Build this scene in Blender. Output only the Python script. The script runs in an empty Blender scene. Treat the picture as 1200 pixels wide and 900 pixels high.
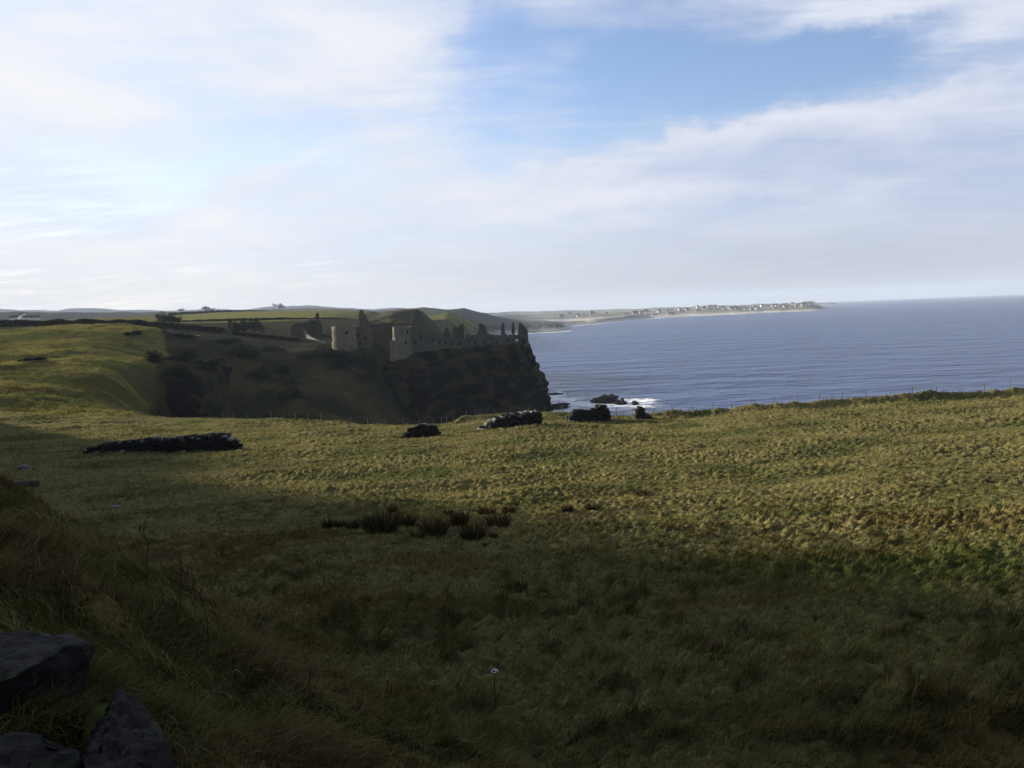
import bpy, bmesh, math, random
import numpy as np
from mathutils import Vector

random.seed(7)
rng = np.random.default_rng(11)
scene = bpy.context.scene
COL = scene.collection
R = math.radians

# ------------------------------------------------------------------ camera
F = 906.0
CZ = 45.0
PITCH = math.atan(83.4 / F)
ROLL = math.atan(0.04)
FWD = np.array([0, math.cos(PITCH), -math.sin(PITCH)])
UP0 = np.array([0, math.sin(PITCH), math.cos(PITCH)])
RX = np.array([1.0, 0, 0])
RIGHT = math.cos(ROLL) * RX - math.sin(ROLL) * UP0
UP = math.sin(ROLL) * RX + math.cos(ROLL) * UP0


def P(px, py, D):
    """world point seen at photo pixel (px, py) with forward distance D"""
    d = RIGHT * (px - 600) / F - UP * (py - 450) / F + FWD
    p = d * (D / d[1])
    return np.array([p[0], p[1], p[2] + CZ])


cam_d = bpy.data.cameras.new('camera')
cam = bpy.data.objects.new('camera', cam_d)
COL.objects.link(cam)
from mathutils import Matrix
M = Matrix(((RIGHT[0], UP[0], -FWD[0], 0), (RIGHT[1], UP[1], -FWD[1], 0), (RIGHT[2], UP[2], -FWD[2], CZ), (0, 0, 0, 1)))
cam.matrix_world = M
cam_d.sensor_width = 36
cam_d.lens = 36 * F / 1200
cam_d.clip_start = 0.05
cam_d.clip_end = 40000
scene.camera = cam

SUN_AZ, SUN_EL = 58.0, 14.0        # degrees left of the view direction, above the horizon

# ------------------------------------------------------------------ noise
def _h(ix, iy, s):
    n = (ix.astype(np.int64) * 374761393 + iy.astype(np.int64) * 668265263 + s * 1274126177) & 0xffffffff
    n = ((n ^ (n >> 13)) * 1274126177) & 0xffffffff
    return (n ^ (n >> 16)) & 0xffffffff


def perlin(x, y, s=0):
    x0 = np.floor(x); y0 = np.floor(y)
    fx = x - x0; fy = y - y0
    u = fx * fx * fx * (fx * (fx * 6 - 15) + 10)
    v = fy * fy * fy * (fy * (fy * 6 - 15) + 10)

    def g(dx, dy):
        a = _h(x0 + dx, y0 + dy, s) * (2 * math.pi / 4294967296.0)
        return np.cos(a) * (fx - dx) + np.sin(a) * (fy - dy)
    a = g(0, 0) * (1 - u) + g(1, 0) * u
    b = g(0, 1) * (1 - u) + g(1, 1) * u
    return (a * (1 - v) + b * v) * 1.5


def fbm(x, y, s=0, o=4, gain=.5):
    t = 0; a = 1.0
    for i in range(o):
        t = t + a * perlin(x * 2 ** i + 17.3 * i, y * 2 ** i - 9.1 * i, s + i)
        a *= gain
    return t


def p3(x, y, z, s=0):
    return (perlin(x + .37 * z, y - .61 * z + 3.1, s) + perlin(y + .41 * x + 7.7, z - .29 * x, s + 5) + perlin(z + 1.7, x + .53 * y, s + 9)) / 1.9


def fbm3(x, y, z, s=0, o=4):
    t = 0; a = 1.0
    for i in range(o):
        t = t + a * p3(x * 2 ** i, y * 2 ** i, z * 2 ** i, s + 20 * i); a *= .5
    return t


def ss(a, b, x):
    t = np.clip((x - a) / (b - a), 0, 1)
    return t * t * (3 - 2 * t)


# ------------------------------------------------------------------ terrain height
class RBF:
    def __init__(s, pts, c, wa):
        p = np.array(pts, float)
        s.wa = wa; s.c = c
        s.q = np.stack([np.arctan2(p[:, 0], p[:, 1]) * wa, np.log(np.hypot(p[:, 0], p[:, 1]))], 1)
        d = np.sqrt(((s.q[:, None] - s.q[None]) ** 2).sum(-1) + c * c)
        n = len(p)
        A = np.zeros((n + 3, n + 3)); A[:n, :n] = -d - 1e-3 * np.eye(n) * -1
        A[:n, n] = 1; A[:n, n + 1:] = s.q; A[n, :n] = 1; A[n + 1:, :n] = s.q.T
        b = np.zeros(n + 3); b[:n] = p[:, 2]
        s.w = np.linalg.solve(A, b); s.n = n

    def __call__(s, az, lr):
        out = np.empty(az.shape); f = out.reshape(-1)
        a = (az * s.wa).reshape(-1); l = lr.reshape(-1)
        for i in range(0, len(a), 100000):
            A = a[i:i + 100000]; L = l[i:i + 100000]
            t = s.w[s.n] + s.w[s.n + 1] * A + s.w[s.n + 2] * L
            for k in range(s.n):
                t = t - s.w[k] * np.sqrt((A - s.q[k, 0]) ** 2 + (L - s.q[k, 1]) ** 2 + s.c ** 2)
            f[i:i + 100000] = t
        return out


EDGE = [(-900, 478, 132), (-300, 482, 132), (0, 484, 132), (100, 487, 132), (200, 489, 131), (260, 490, 130), (330, 491, 128), (400, 495, 122), (450, 498, 112), (490, 498, 110),
        (525, 496, 111), (545, 490, 118), (600, 487, 124), (650, 486, 123), (700, 487, 120), (770, 488, 118), (850, 485, 116), (900, 481, 114), (1000, 474, 112), (1100, 467, 110),
        (1200, 460, 108), (1400, 446, 106)]
E_AZ = np.array([math.atan((e[0] - 600) / F) for e in EDGE])
E_D = np.array([e[2] for e in EDGE], float)

near = []
for px, py, D in EDGE:
    near.append(P(px, py, D))
PROF = [(9, -4.9), (14, -6.1), (20, -7.1), (30, -8.6), (50, -10.8), (76, -12.5), (100, -14.3)]
for D, z in PROF:
    for px in (-150, 150, 400, 600, 900, 1200, 1450):
        zz = z
        X = (px - 600) / F * D
        if D == 9 and px < 700: continue
        if D == 14 and px < 380: continue
        if D == 20 and px < 100: continue
        if px >= 900: zz += .35 * (px - 900) / 300 * min(1, D / 40)
        near.append(np.array([X, D, CZ + zz]))
BANK = [(0, 592, 9), (80, 640, 8.2), (150, 685, 7.6), (215, 702, 7.2), (280, 737, 6.7), (340, 777, 6.4), (400, 812, 6.1), (480, 852, 5.9), (560, 895, 5.6),
        (0, 740, 3.7), (100, 765, 4.0), (200, 800, 4.1), (300, 850, 4.2), (400, 895, 4.3), (150, 890, 2.6), (0, 900, 2.3), (60, 680, 5.4), (160, 740, 5.3), (260, 800, 5.1)]
for px, py, D in BANK:
    near.append(P(px, py, D))
for a_ in (-70, -45, -25, 0, 25, 50):
    for r_ in (.6, 1.2):
        near.append(np.array([math.sin(R(a_)) * r_, math.cos(R(a_)) * r_, CZ - 1.6]))
for x, y, z in [(-2.6, 1.6, -1.55), (-4.5, 4.0, -1.6), (-3.5, 2.6, -1.5), (-9, 13, -4.2), (-5.5, 12, -4.6), (-3, 9.5, -4.7), (-1.2, 8.5, -5.0), (.6, 7.6, -4.9), (3, 6, -4.7), (6, 4, -4.9), (-6, 6, -1.7), (-10, 9, -1.6), (-16, 12, -1.6), (-14, 18, -5.2),
                (0, 1, -1.6), (1.2, 0, -1.9), (4, 0, -4.2), (10, 0, -5.5), (30, 0, -8), (0, -3, -1.6), (-4, 0, -1.5), (-12, -3, -1.2), (5, -8, -2), (-30, 10, -1), (-30, 30, -6.5),
                (-45, -10, 1), (0, -40, -1), (60, -20, -9), (110, 0, -12), (-60, -60, 3), (60, -100, -6)]:
    near.append(np.array([x, y, CZ + z]))
RN = RBF(near, .06, 2.0)

FARP = [  # headland hill on the left
    (-300, 478, 150), (0, 484, 150), (100, 482, 152), (160, 484, 155), (-300, 440, 220), (0, 442, 205), (80, 444, 205), (140, 442, 215), (-300, 400, 300), (0, 405, 285), (80, 402, 290), (150, 401, 295),
    (0, 390, 330), (70, 381.5, 342), (150, 379.5, 345), (188, 385, 335), (-300, 395, 350), (170, 418, 270), (195, 400, 305), (165, 431, 238),
    # slope and dark cliff below the road
    (200, 394, 350), (240, 397, 350), (200, 412, 300), (240, 415, 300), (185, 431, 244), (215, 431, 246), (248, 432, 250), (185, 480, 226), (215, 492, 224), (250, 494, 226), (185, 500, 205), (250, 508, 200), (250, 520, 165),
    # ravine
    (264, 447, 295), (266, 470, 268), (268, 496, 240), (300, 418, 335), (330, 425, 330), (308, 449, 300), (340, 455, 290), (340, 500, 235), (400, 460, 290), (430, 475, 280), (400, 510, 230), (340, 530, 180), (440, 530, 200),
    (330, 441, 318), (365, 418, 336), (385, 415, 345), (410, 425, 340), (430, 440, 325), (440, 428, 345), (450, 412, 372), (420, 412, 355), (395, 412, 352), (460, 406, 395), (440, 404, 400),
    # mainland plateau
    (0, 384, 400), (100, 381.5, 400), (190, 386, 390), (240, 391, 385), (300, 400, 372), (350, 404, 372), (300, 388, 430), (370, 392, 420), (220, 381, 460), (430, 386, 470), (330, 382, 520), (430, 376, 560),
    (0, 380, 600), (190, 379, 600), (300, 378, 600), (-300, 388, 600), (0, 376.5, 900), (100, 374, 950), (215, 374, 800), (300, 372, 800), (400, 371, 800), (215, 369, 1200), (300, 366, 1250), (440, 365.5, 1100), (-300, 384, 1200),
    # dark hill behind the castle
    (440, 371, 580), (462, 364.5, 590), (486, 364, 600), (500, 370, 600), (512, 382, 600), (520, 394, 595), (470, 385, 500), (500, 394, 520), (480, 400, 450),
]
far = [P(*p) for p in FARP]
for px, D in [(475, 370), (520, 330), (560, 300), (620, 300), (480, 250), (560, 200), (640, 160), (700, 150), (760, 145), (900, 140), (1200, 140), (1500, 140), (700, 300), (900, 300), (1200, 300), (560, 450), (640, 450), (900, 600), (1300, 600),
              (540, 600), (600, 700), (560, 900), (700, 1000), (1000, 1000), (1300, 1000), (540, 1000), (520, 760)]:
    X = (px - 600) / F * D
    far.append(np.array([X, D, -8.0]))
for px, D, z in [(100, 2000, 46), (300, 2000, 46), (420, 1800, 44), (-300, 2000, 46)]:
    far.append(np.array([(px - 600) / F * D, D, z]))
for a in (-1.3, -2.2, 3.0):
    far.append(np.array([math.sin(a) * 300, math.cos(a) * 300, 40.])); far.append(np.array([math.sin(a) * 1500, math.cos(a) * 1500, 46.]))
far.append(np.array([300, -100, -8.])); far.append(np.array([900, 0, -8.])); far.append(np.array([200, -400, 20.]))
RF = RBF(far, .015, 2.0)


def crest(pts, az, Dc):
    px = 600 + F * np.tan(np.clip(az, -1.2, 1.2))
    xs = np.array([p[0] for p in pts], float); ys = np.array([p[1] for p in pts], float)
    py = np.interp(px, xs, ys)
    eye = 366.6 + (600 - px) * .04
    return CZ + (eye - py) / F * Dc, px


RIDGES = [  # (distance to crest, front run, back run, silhouette)
    (1250, .24, .5, [(400, 374), (480, 372), (512, 370), (520, 368), (529, 366), (537, 368), (545, 370.5), (552, 375), (560, 379), (570, 388), (580, 396), (600, 420)]),
    (1150, .10, .3, [(500, 420), (520, 392), (530, 382), (538, 376.5), (544, 376), (550, 381), (556, 390), (570, 420)]),
    (1850, .16, .4, [(380, 366), (440, 366), (470, 362.5), (500, 360), (530, 363), (540, 362), (548, 361), (556, 363), (565, 365.5), (580, 370), (600, 374.5), (620, 376.5), (640, 378), (655, 379.5), (670, 384), (690, 396), (720, 420)]),
    ('bay', .10, .4, [(600, 376), (640, 376.5), (665, 378), (690, 376.5), (715, 373), (735, 369.5), (750, 368.8), (770, 370.5), (795, 370), (815, 368.5), (840, 369), (860, 372), (880, 385)]),
    (4000, .22, .5, [(560, 371), (600, 369.5), (640, 368.5), (680, 367.5), (720, 366.5), (760, 365), (800, 363), (830, 361), (850, 360.3), (880, 359.8), (905, 359), (925, 357.5), (950, 356.8), (958, 358), (972, 362), (990, 372)]),
    (7600, .2, .2, [(560, 367), (620, 365), (700, 363), (800, 360), (900, 356), (955, 354.6), (975, 354.6), (985, 357), (1000, 370)]),
    (6800, .25, .2, [(-900, 366), (-400, 366), (-100, 362), (0, 361.5), (30, 363), (50, 363.5), (75, 364), (100, 361.8), (130, 361.2), (150, 363.6), (190, 363.8), (240, 363), (300, 362.5), (335, 358.6), (362, 358), (385, 360), (430, 362.5), (470, 361.5), (500, 361), (560, 366), (580, 420)]),
    (3200, .25, .4, [(-300, 372), (0, 371), (150, 369.5), (190, 367.5), (230, 365.2), (300, 363.5), (360, 361.5), (400, 362.3), (440, 363.5), (500, 364), (560, 372), (580, 420)]),
]


def height(X, Y, detail=True):
    az = np.arctan2(X, Y); rho = np.hypot(X, Y) + 1e-6; lr = np.log(rho)
    De = np.interp(az, E_AZ, E_D) / np.maximum(np.cos(az), .5)
    px = 600 + F * np.tan(np.clip(az, -1.3, 1.3))
    zn = RN(az, np.minimum(lr, np.log(De)))
    w = np.interp(px, [0, 150, 230, 700, 800], [26, 20, 9, 9, 14])
    # grassy bank along the right-hand edge of the field
    k = De - rho
    bank = np.exp(-((k - 2.2) / 1.1) ** 2) * ss(740, 800, px) * (.95 + .25 * perlin(X * .55, Y * .55, 31))
    lip = np.exp(-((k - 2) / 1.8) ** 2) * ss(520, 545, px) * (1 - ss(660, 700, px)) * .35
    zn = zn + bank + lip
    m = rho > De * .98
    zf = np.full(X.shape, -8.0)
    if m.any():
        zf[m] = RF(az[m], np.clip(lr[m], 4.7, 7.6))
    t = ss(0, 1, (rho - De) / w)
    z = zn * (1 - t) + zf * t
    # unseen high ground on the left, added and shaped to cast the foreground shadow
    H = np.interp(Y, [-200, 40, 78, 84.5, 87, 89.5, 93, 95, 96.7, 100, 106, 118, 128, 138], [66, 79, 77, 71.5, 68.8, 67.3, 66.2, 63.6, 60.5, 57.2, 55, 52, 44, 30]) + 1.0 * fbm(X * .2, Y * .2, 77, 4)
    kn = np.where(X < -96, 1.0, np.exp(-((X + 96) / 5.0) ** 2)) * ss(136, 120, Y) * ss(-220, -150, Y)
    z = np.where(Y < 136, np.maximum(z, z + (H - z) * kn), z)
    # far ridges
    fm = rho > 800
    if fm.any():
        zz = z[fm]; A = az[fm]; L = lr[fm]; pxx = px[fm]
        base = np.where(pxx < 545, zz, -8.0)
        land = ss(525, 560, pxx)
        for Dc, f, b, prof in RIDGES:
            if Dc == 'bay':
                Dc = np.interp(pxx, [620, 660, 700, 750, 810, 860, 880], [1970, 2170, 2412, 2933, 3315, 3515, 3600]) * 1.07
            Dr = Dc / np.cos(np.clip(A, -1.0, 1.0))
            c, q = crest(prof, A, Dc)
            u = L - np.log(Dr)
            s = np.where(u < 0, ss(-f, 0, u), 1 - ss(0, b, u) * .5)
            cz = np.where(u < 0, -8 * land + (1 - land) * 40 + (c - (-8 * land + (1 - land) * 40)) * s, c - (1 - s) * 20)
            lim = (u > -f) & (u < b * 1.5)
            cz = np.where(lim, cz, -100)
            base = np.maximum(base, cz)
        zz = np.maximum(np.where((L < 7.3) & (pxx < 545), zz, -50), base)
        z[fm] = zz
    if detail:
        fld = 1 - ss(0, 1, (rho - De) / 3)
        ds = np.clip(rho / 40, .35, 1)
        zr = z - (CZ - .21 * rho)
        # tussocks of the field
        t1 = tuss(X, Y); t2 = perlin(X * 4.2, Y * 5.2, 6)
        amp = .30 + 1.0 * ss(-.45, .55, fbm(X * .07, Y * .13, 8, 3))
        t3 = perlin(X * 5.5, Y * 5.5, 9) * ss(45, 20, rho)
        tus = (.27 * (t1 - .2) * amp + .075 * t2 + .04 * t3) * np.clip(rho / 12, .7, 1) * (1 + .30 * ss(45, 22, rho)) * (1 + .35 * ss(30, 70, rho))
        tus = tus + .10 * dark_tuft(X, Y, rho)
        big = .30 * fbm(X * .10, Y * .16, 12, 4) * ss(10, 25, rho)
        bankm = bank_mask(X, Y)
        hum = bankm * ((.36 * perlin(X * .75, Y * .75, 41) + .20 * np.abs(perlin(X * 1.7, Y * 1.7, 42))) * ss(3.0, 5.5, rho) + .05 * perlin(X * 4, Y * 4, 43))
        z = z + fld * (tus * (1 - .6 * bankm) + big + hum)
        # headland and ravine
        hl = (1 - fld) * ss(1600, 700, rho) * (z > -4)
        steep = np.exp(-((px - 215) / 50) ** 2) * ss(205, 225, rho) * ss(262, 245, rho)
        bk = hl * ss(470, 520, rho) * ss(700, 640, rho) * ss(430, 450, px)
        z = z + bk * 2.2 * fbm(X * .05, Y * .05, 66, 5)
        z = z + hl * ((.75 * fbm(X * .035, Y * .05, 51, 3) + .55 * fbm(X * .03, Y * .16, 53, 4)) * ss(128, 170, rho) * ss(340, 300, rho) + .40 * fbm(X * .13, Y * .2, 52, 4) + .22 * perlin(X * .6, Y * .6, 54) * ss(300, 180, rho))
        ra = ss(240, 290, px) * ss(470, 430, px) * ss(200, 230, rho) * ss(370, 340, rho)
        z = z + ra * hl * 1.9 * fbm(X * .06, Y * .06, 61, 3) + steep * hl * 3.0 * fbm(X * .16, Y * .16, 62, 4)
        farm = ss(900, 1500, rho) * (z > -4)
        z = z + farm * (.0011 * rho * fbm(az * 26, lr * 9, 71, 5))
    return z


def tuss(X, Y):
    w_ = perlin(X * .8, Y * .8, 3) * .6
    return np.abs(perlin(X * 2.1 + w_, Y * 2.7 + w_ * .5, 5)) * .8 + np.abs(perlin(X * .9 + w_, Y * 1.2, 4)) * .33


def dark_tuft(X, Y, rho):
    return ss(.30, .62, perlin(X * 1.15, Y * 1.7, 140) + .45 * perlin(X * .22, Y * .3, 141)) * ss(62, 26, rho) * (1 - .9 * np.exp(-((X + 3.5) / 7) ** 2 - ((Y - 33) / 5) ** 2))


def bank_mask(X, Y):
    """1 on the rough bank the photographer stands on"""
    # crest polyline in plan, field side is beyond
    cx = np.array([-40, -16, -6.0, -4.2, -3.4, -2.7, -2.0, -1.5, -.9, -.2, .8, 3])
    cy = np.array([16, 13.5, 9.6, 8.6, 8.0, 7.5, 7.0, 6.6, 6.3, 6.0, 5.0, 1.0])
    yc = np.interp(X, cx, cy)
    return ss(1.2, -.6, Y - yc) * ss(4, 1, X)


# ------------------------------------------------------------------ mesh helpers
def grid_mesh(name, V, nu, nv, wrap=False):
    me = bpy.data.meshes.new(name)
    i = np.arange(nu * nv).reshape(nu, nv)
    if wrap:
        i = np.concatenate([i, i[:1]], 0)
    q = np.stack([i[:-1, :-1], i[1:, :-1], i[1:, 1:], i[:-1, 1:]], -1).reshape(-1, 4)
    return raw_mesh(name, V, q)


def raw_mesh(name, V, Q, T=None, smooth=True):
    me = bpy.data.meshes.new(name)
    nq = 0 if Q is None else len(Q); nt = 0 if T is None else len(T)
    me.vertices.add(len(V)); me.vertices.foreach_set('co', np.asarray(V, np.float32).ravel())
    loops = []
    if nq: loops.append(np.asarray(Q).ravel())
    if nt: loops.append(np.asarray(T).ravel())
    loops = np.concatenate(loops).astype(np.int32)
    me.loops.add(len(loops)); me.loops.foreach_set('vertex_index', loops)
    me.polygons.add(nq + nt)
    st = np.concatenate([np.arange(nq) * 4, nq * 4 + np.arange(nt) * 3]).astype(np.int32)
    me.polygons.foreach_set('loop_start', st)
    me.update(calc_edges=True)
    if smooth:
        me.polygons.foreach_set('use_smooth', np.ones(nq + nt, bool))
    return me


def set_col(me, C, name='tint'):
    C = np.asarray(C, np.float32)
    if C.shape[1] == 3:
        C = np.concatenate([C, np.ones((len(C), 1), np.float32)], 1)
    a = me.attributes.new(name, 'FLOAT_COLOR', 'POINT')
    a.data.foreach_set('color', C.ravel())


def obj(name, me, mat, parent=None):
    o = bpy.data.objects.new(name, me)
    if mat: me.materials.append(mat)
    COL.objects.link(o)
    if parent: o.parent = parent
    return o


def tag(o, label=None, cat=None, group=None, kind=None):
    if label: o['label'] = label
    if cat: o['category'] = cat
    if group: o['group'] = group
    if kind: o['kind'] = kind
    return o


def empty(name, loc, label, cat, group=None):
    o = bpy.data.objects.new(name, None)
    o.empty_display_size = .2
    COL.objects.link(o); o.location = loc
    return tag(o, label, cat, group)


class MB:
    """collects verts, faces and per-vertex tints"""
    def __init__(s): s.v = []; s.f = []; s.c = []

    def add(s, v, f, c=(1, 1, 1)):
        b = len(s.v)
        s.v += [tuple(map(float, p)) for p in v]; s.f += [tuple(i + b for i in q) for q in f]
        s.c += [c] * len(v)

    def build(s, name, mat, parent=None, smooth=False, origin=None):
        me = bpy.data.meshes.new(name)
        v = s.v
        if parent is not None and origin is None:
            o = Vector((0, 0, 0)); q = parent
            while q is not None: o = o + q.location; q = q.parent
            v = [(p[0] - o[0], p[1] - o[1], p[2] - o[2]) for p in v]
        elif origin is not None:
            o = origin; v = [(p[0] - o[0], p[1] - o[1], p[2] - o[2]) for p in v]
        me.from_pydata(v, [], s.f); me.update()
        set_col(me, s.c)
        if smooth: me.polygons.foreach_set('use_smooth', np.ones(len(me.polygons), bool))
        ob = obj(name, me, mat, parent)
        if origin is not None: ob.location = origin
        return ob


# ------------------------------------------------------------------ node helpers
def mat_new(name):
    m = bpy.data.materials.new(name); m.use_nodes = True
    nt = m.node_tree; nt.nodes.clear()
    return m, nt


class N:
    """tiny expression wrapper over shader math nodes"""
    def __init__(s, nt, sock): s.nt = nt; s.k = sock

    def _op(s, op, *a, clamp=False):
        n = s.nt.nodes.new('ShaderNodeMath'); n.operation = op; n.use_clamp = clamp
        for i, x in enumerate((s,) + a):
            if isinstance(x, N): s.nt.links.new(x.k, n.inputs[i])
            else: n.inputs[i].default_value = x
        return N(s.nt, n.outputs[0])
    def __add__(s, o): return s._op('ADD', o)
    __radd__ = __add__
    def __sub__(s, o): return s._op('SUBTRACT', o)
    def __rsub__(s, o): return (s * -1) + o
    def __mul__(s, o): return s._op('MULTIPLY', o)
    __rmul__ = __mul__
    def __truediv__(s, o): return s._op('DIVIDE', o)
    def pow(s, o): return s._op('POWER', o)
    def exp(s): return s._op('EXPONENT')
    def max(s, o): return s._op('MAXIMUM', o)
    def min(s, o): return s._op('MINIMUM', o)
    def clamp(s): return s._op('ADD', 0.0, clamp=True)
    def ramp(s, a, b):
        n = s.nt.nodes.new('ShaderNodeMapRange'); n.interpolation_type = 'SMOOTHSTEP'
        s.nt.links.new(s.k, n.inputs[0]); n.inputs[1].default_value = a; n.inputs[2].default_value = b
        return N(s.nt, n.outputs[0])


def noise(nt, vec, scale, detail=4, rough=.5, dist=0.0, out=0):
    n = nt.nodes.new('ShaderNodeTexNoise')
    if vec is not None: nt.links.new(vec, n.inputs['Vector'])
    n.inputs['Scale'].default_value = scale; n.inputs['Detail'].default_value = detail
    n.inputs['Roughness'].default_value = rough; n.inputs['Distortion'].default_value = dist
    return N(nt, n.outputs[out])


def mixc(nt, f, a, b, mode='MIX'):
    n = nt.nodes.new('ShaderNodeMix'); n.data_type = 'RGBA'; n.blend_type = mode
    for i, x in ((0, f), (6, a), (7, b)):
        if isinstance(x, N): nt.links.new(x.k, n.inputs[i])
        elif hasattr(x, 'is_linked') or hasattr(x, 'node'): nt.links.new(x, n.inputs[i])
        elif i == 0: n.inputs[0].default_value = x
        else: n.inputs[i].default_value = (*x, 1)
    return n.outputs[2]


def mapping(nt, vec, scale=(1, 1, 1), rot=(0, 0, 0)):
    n = nt.nodes.new('ShaderNodeMapping'); nt.links.new(vec, n.inputs[0])
    n.inputs['Scale'].default_value = scale; n.inputs['Rotation'].default_value = rot
    return n.outputs[0]


def surface(name, base=(1, 1, 1), tint=True, n1=(3, .5), n2=None, bump=0.0, bscale=8, rough=.9, translucent=0.0, spots=None, spec=0.0):
    """diffuse-like material: base * tint attribute * two noises, optional bump"""
    m, nt = mat_new(name)
    out = nt.nodes.new('ShaderNodeOutputMaterial')
    b = nt.nodes.new('ShaderNodeBsdfPrincipled')
    geo = nt.nodes.new('ShaderNodeNewGeometry')
    tc = nt.nodes.new('ShaderNodeTexCoord')
    pos = geo.outputs['Position']
    a = noise(nt, pos, n1[0], 5, .6)
    k = (a - .5) * (2 * n1[1]) + 1.0
    if n2:
        k = k * ((noise(nt, pos, n2[0], 4, .6) - .5) * (2 * n2[1]) + 1.0)
    k = k.max(.12)
    cb = nt.nodes.new('ShaderNodeCombineColor')
    for i in range(3): nt.links.new(k.k, cb.inputs[i])
    col = mixc(nt, 1.0, base, cb.outputs[0], 'MULTIPLY')
    if tint:
        at = nt.nodes.new('ShaderNodeAttribute'); at.attribute_name = 'tint'
        col = mixc(nt, 1.0, col, at.outputs['Color'], 'MULTIPLY')
    if spots:
        s = noise(nt, pos, spots[0], 3, .5).ramp(spots[1], spots[1] + .08)
        col = mixc(nt, s * spots[3], col, spots[2])
    nt.links.new(col, b.inputs['Base Color'])
    b.inputs['Roughness'].default_value = rough
    b.inputs['Specular IOR Level'].default_value = spec
    if bump:
        bn = nt.nodes.new('ShaderNodeBump'); bn.inputs['Strength'].default_value = 1; bn.inputs['Distance'].default_value = bump
        nt.links.new(noise(nt, pos, bscale, 6, .65).k, bn.inputs['Height'])
        nt.links.new(bn.outputs[0], b.inputs['Normal'])
    sh = b.outputs[0]
    if translucent:
        tr = nt.nodes.new('ShaderNodeBsdfTranslucent'); nt.links.new(col, tr.inputs[0])
        mx = nt.nodes.new('ShaderNodeMixShader'); mx.inputs[0].default_value = translucent
        nt.links.new(sh, mx.inputs[1]); nt.links.new(tr.outputs[0], mx.inputs[2]); sh = mx.outputs[0]
    nt.links.new(sh, out.inputs[0])
    return m


M_GROUND = surface('ground', n1=(.9, .35), n2=(7, .4), bump=.05, bscale=5)
M_GRASS = surface('grass_blades', n1=(1.5, .25), rough=.75, translucent=.25)
M_ROCK = surface('basalt', base=(1, 1, 1), n1=(1.2, .5), n2=(9, .45), bump=.03, bscale=14, rough=.75, spec=.12)
M_CRAG = surface('crag_rock', n1=(.12, .45), n2=(.9, .5), bump=.5, bscale=1.1)
M_STONE = surface('castle_stone', n1=(.35, .4), n2=(2.2, .45), bump=.12, bscale=2.5)
M_WALL = surface('rubble', n1=(2.0, .35), n2=(14, .4), bump=.02, bscale=18)
M_LEAF = surface('leaves', n1=(.6, .35), rough=.7, translucent=.15)
M_WOOD = surface('weathered_wood', n1=(4, .4), rough=.85)
M_PLASTER = surface('white_render', n1=(.3, .1))
M_DARK = surface('dark_opening', base=(.012, .012, .012), tint=False, n1=(1, .1))
M_PETAL = surface('petal', n1=(30, .1), rough=.6, translucent=.3)

# ------------------------------------------------------------------ terrain mesh
AZ = np.concatenate([np.linspace(-math.pi, R(-42), 70, endpoint=False), np.linspace(R(-42), R(42), 760), np.linspace(R(42), math.pi, 71)[1:-1]])
RHO = np.concatenate([np.exp(np.linspace(math.log(.7), math.log(5), 110, endpoint=False)), np.exp(np.linspace(math.log(5), math.log(104), 820, endpoint=False)), np.linspace(104, 150, 120, endpoint=False),
                      np.exp(np.linspace(math.log(150), math.log(1000), 260, endpoint=False)), np.exp(np.linspace(math.log(1000), math.log(9000), 150))])
A2, R2 = np.meshgrid(AZ, RHO, indexing='ij')
GX = np.sin(A2) * R2; GY = np.cos(A2) * R2
GZ = height(GX, GY)


def lerp3(a, b, t):
    return np.asarray(a) * (1 - t[..., None]) + np.asarray(b) * t[..., None]


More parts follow.
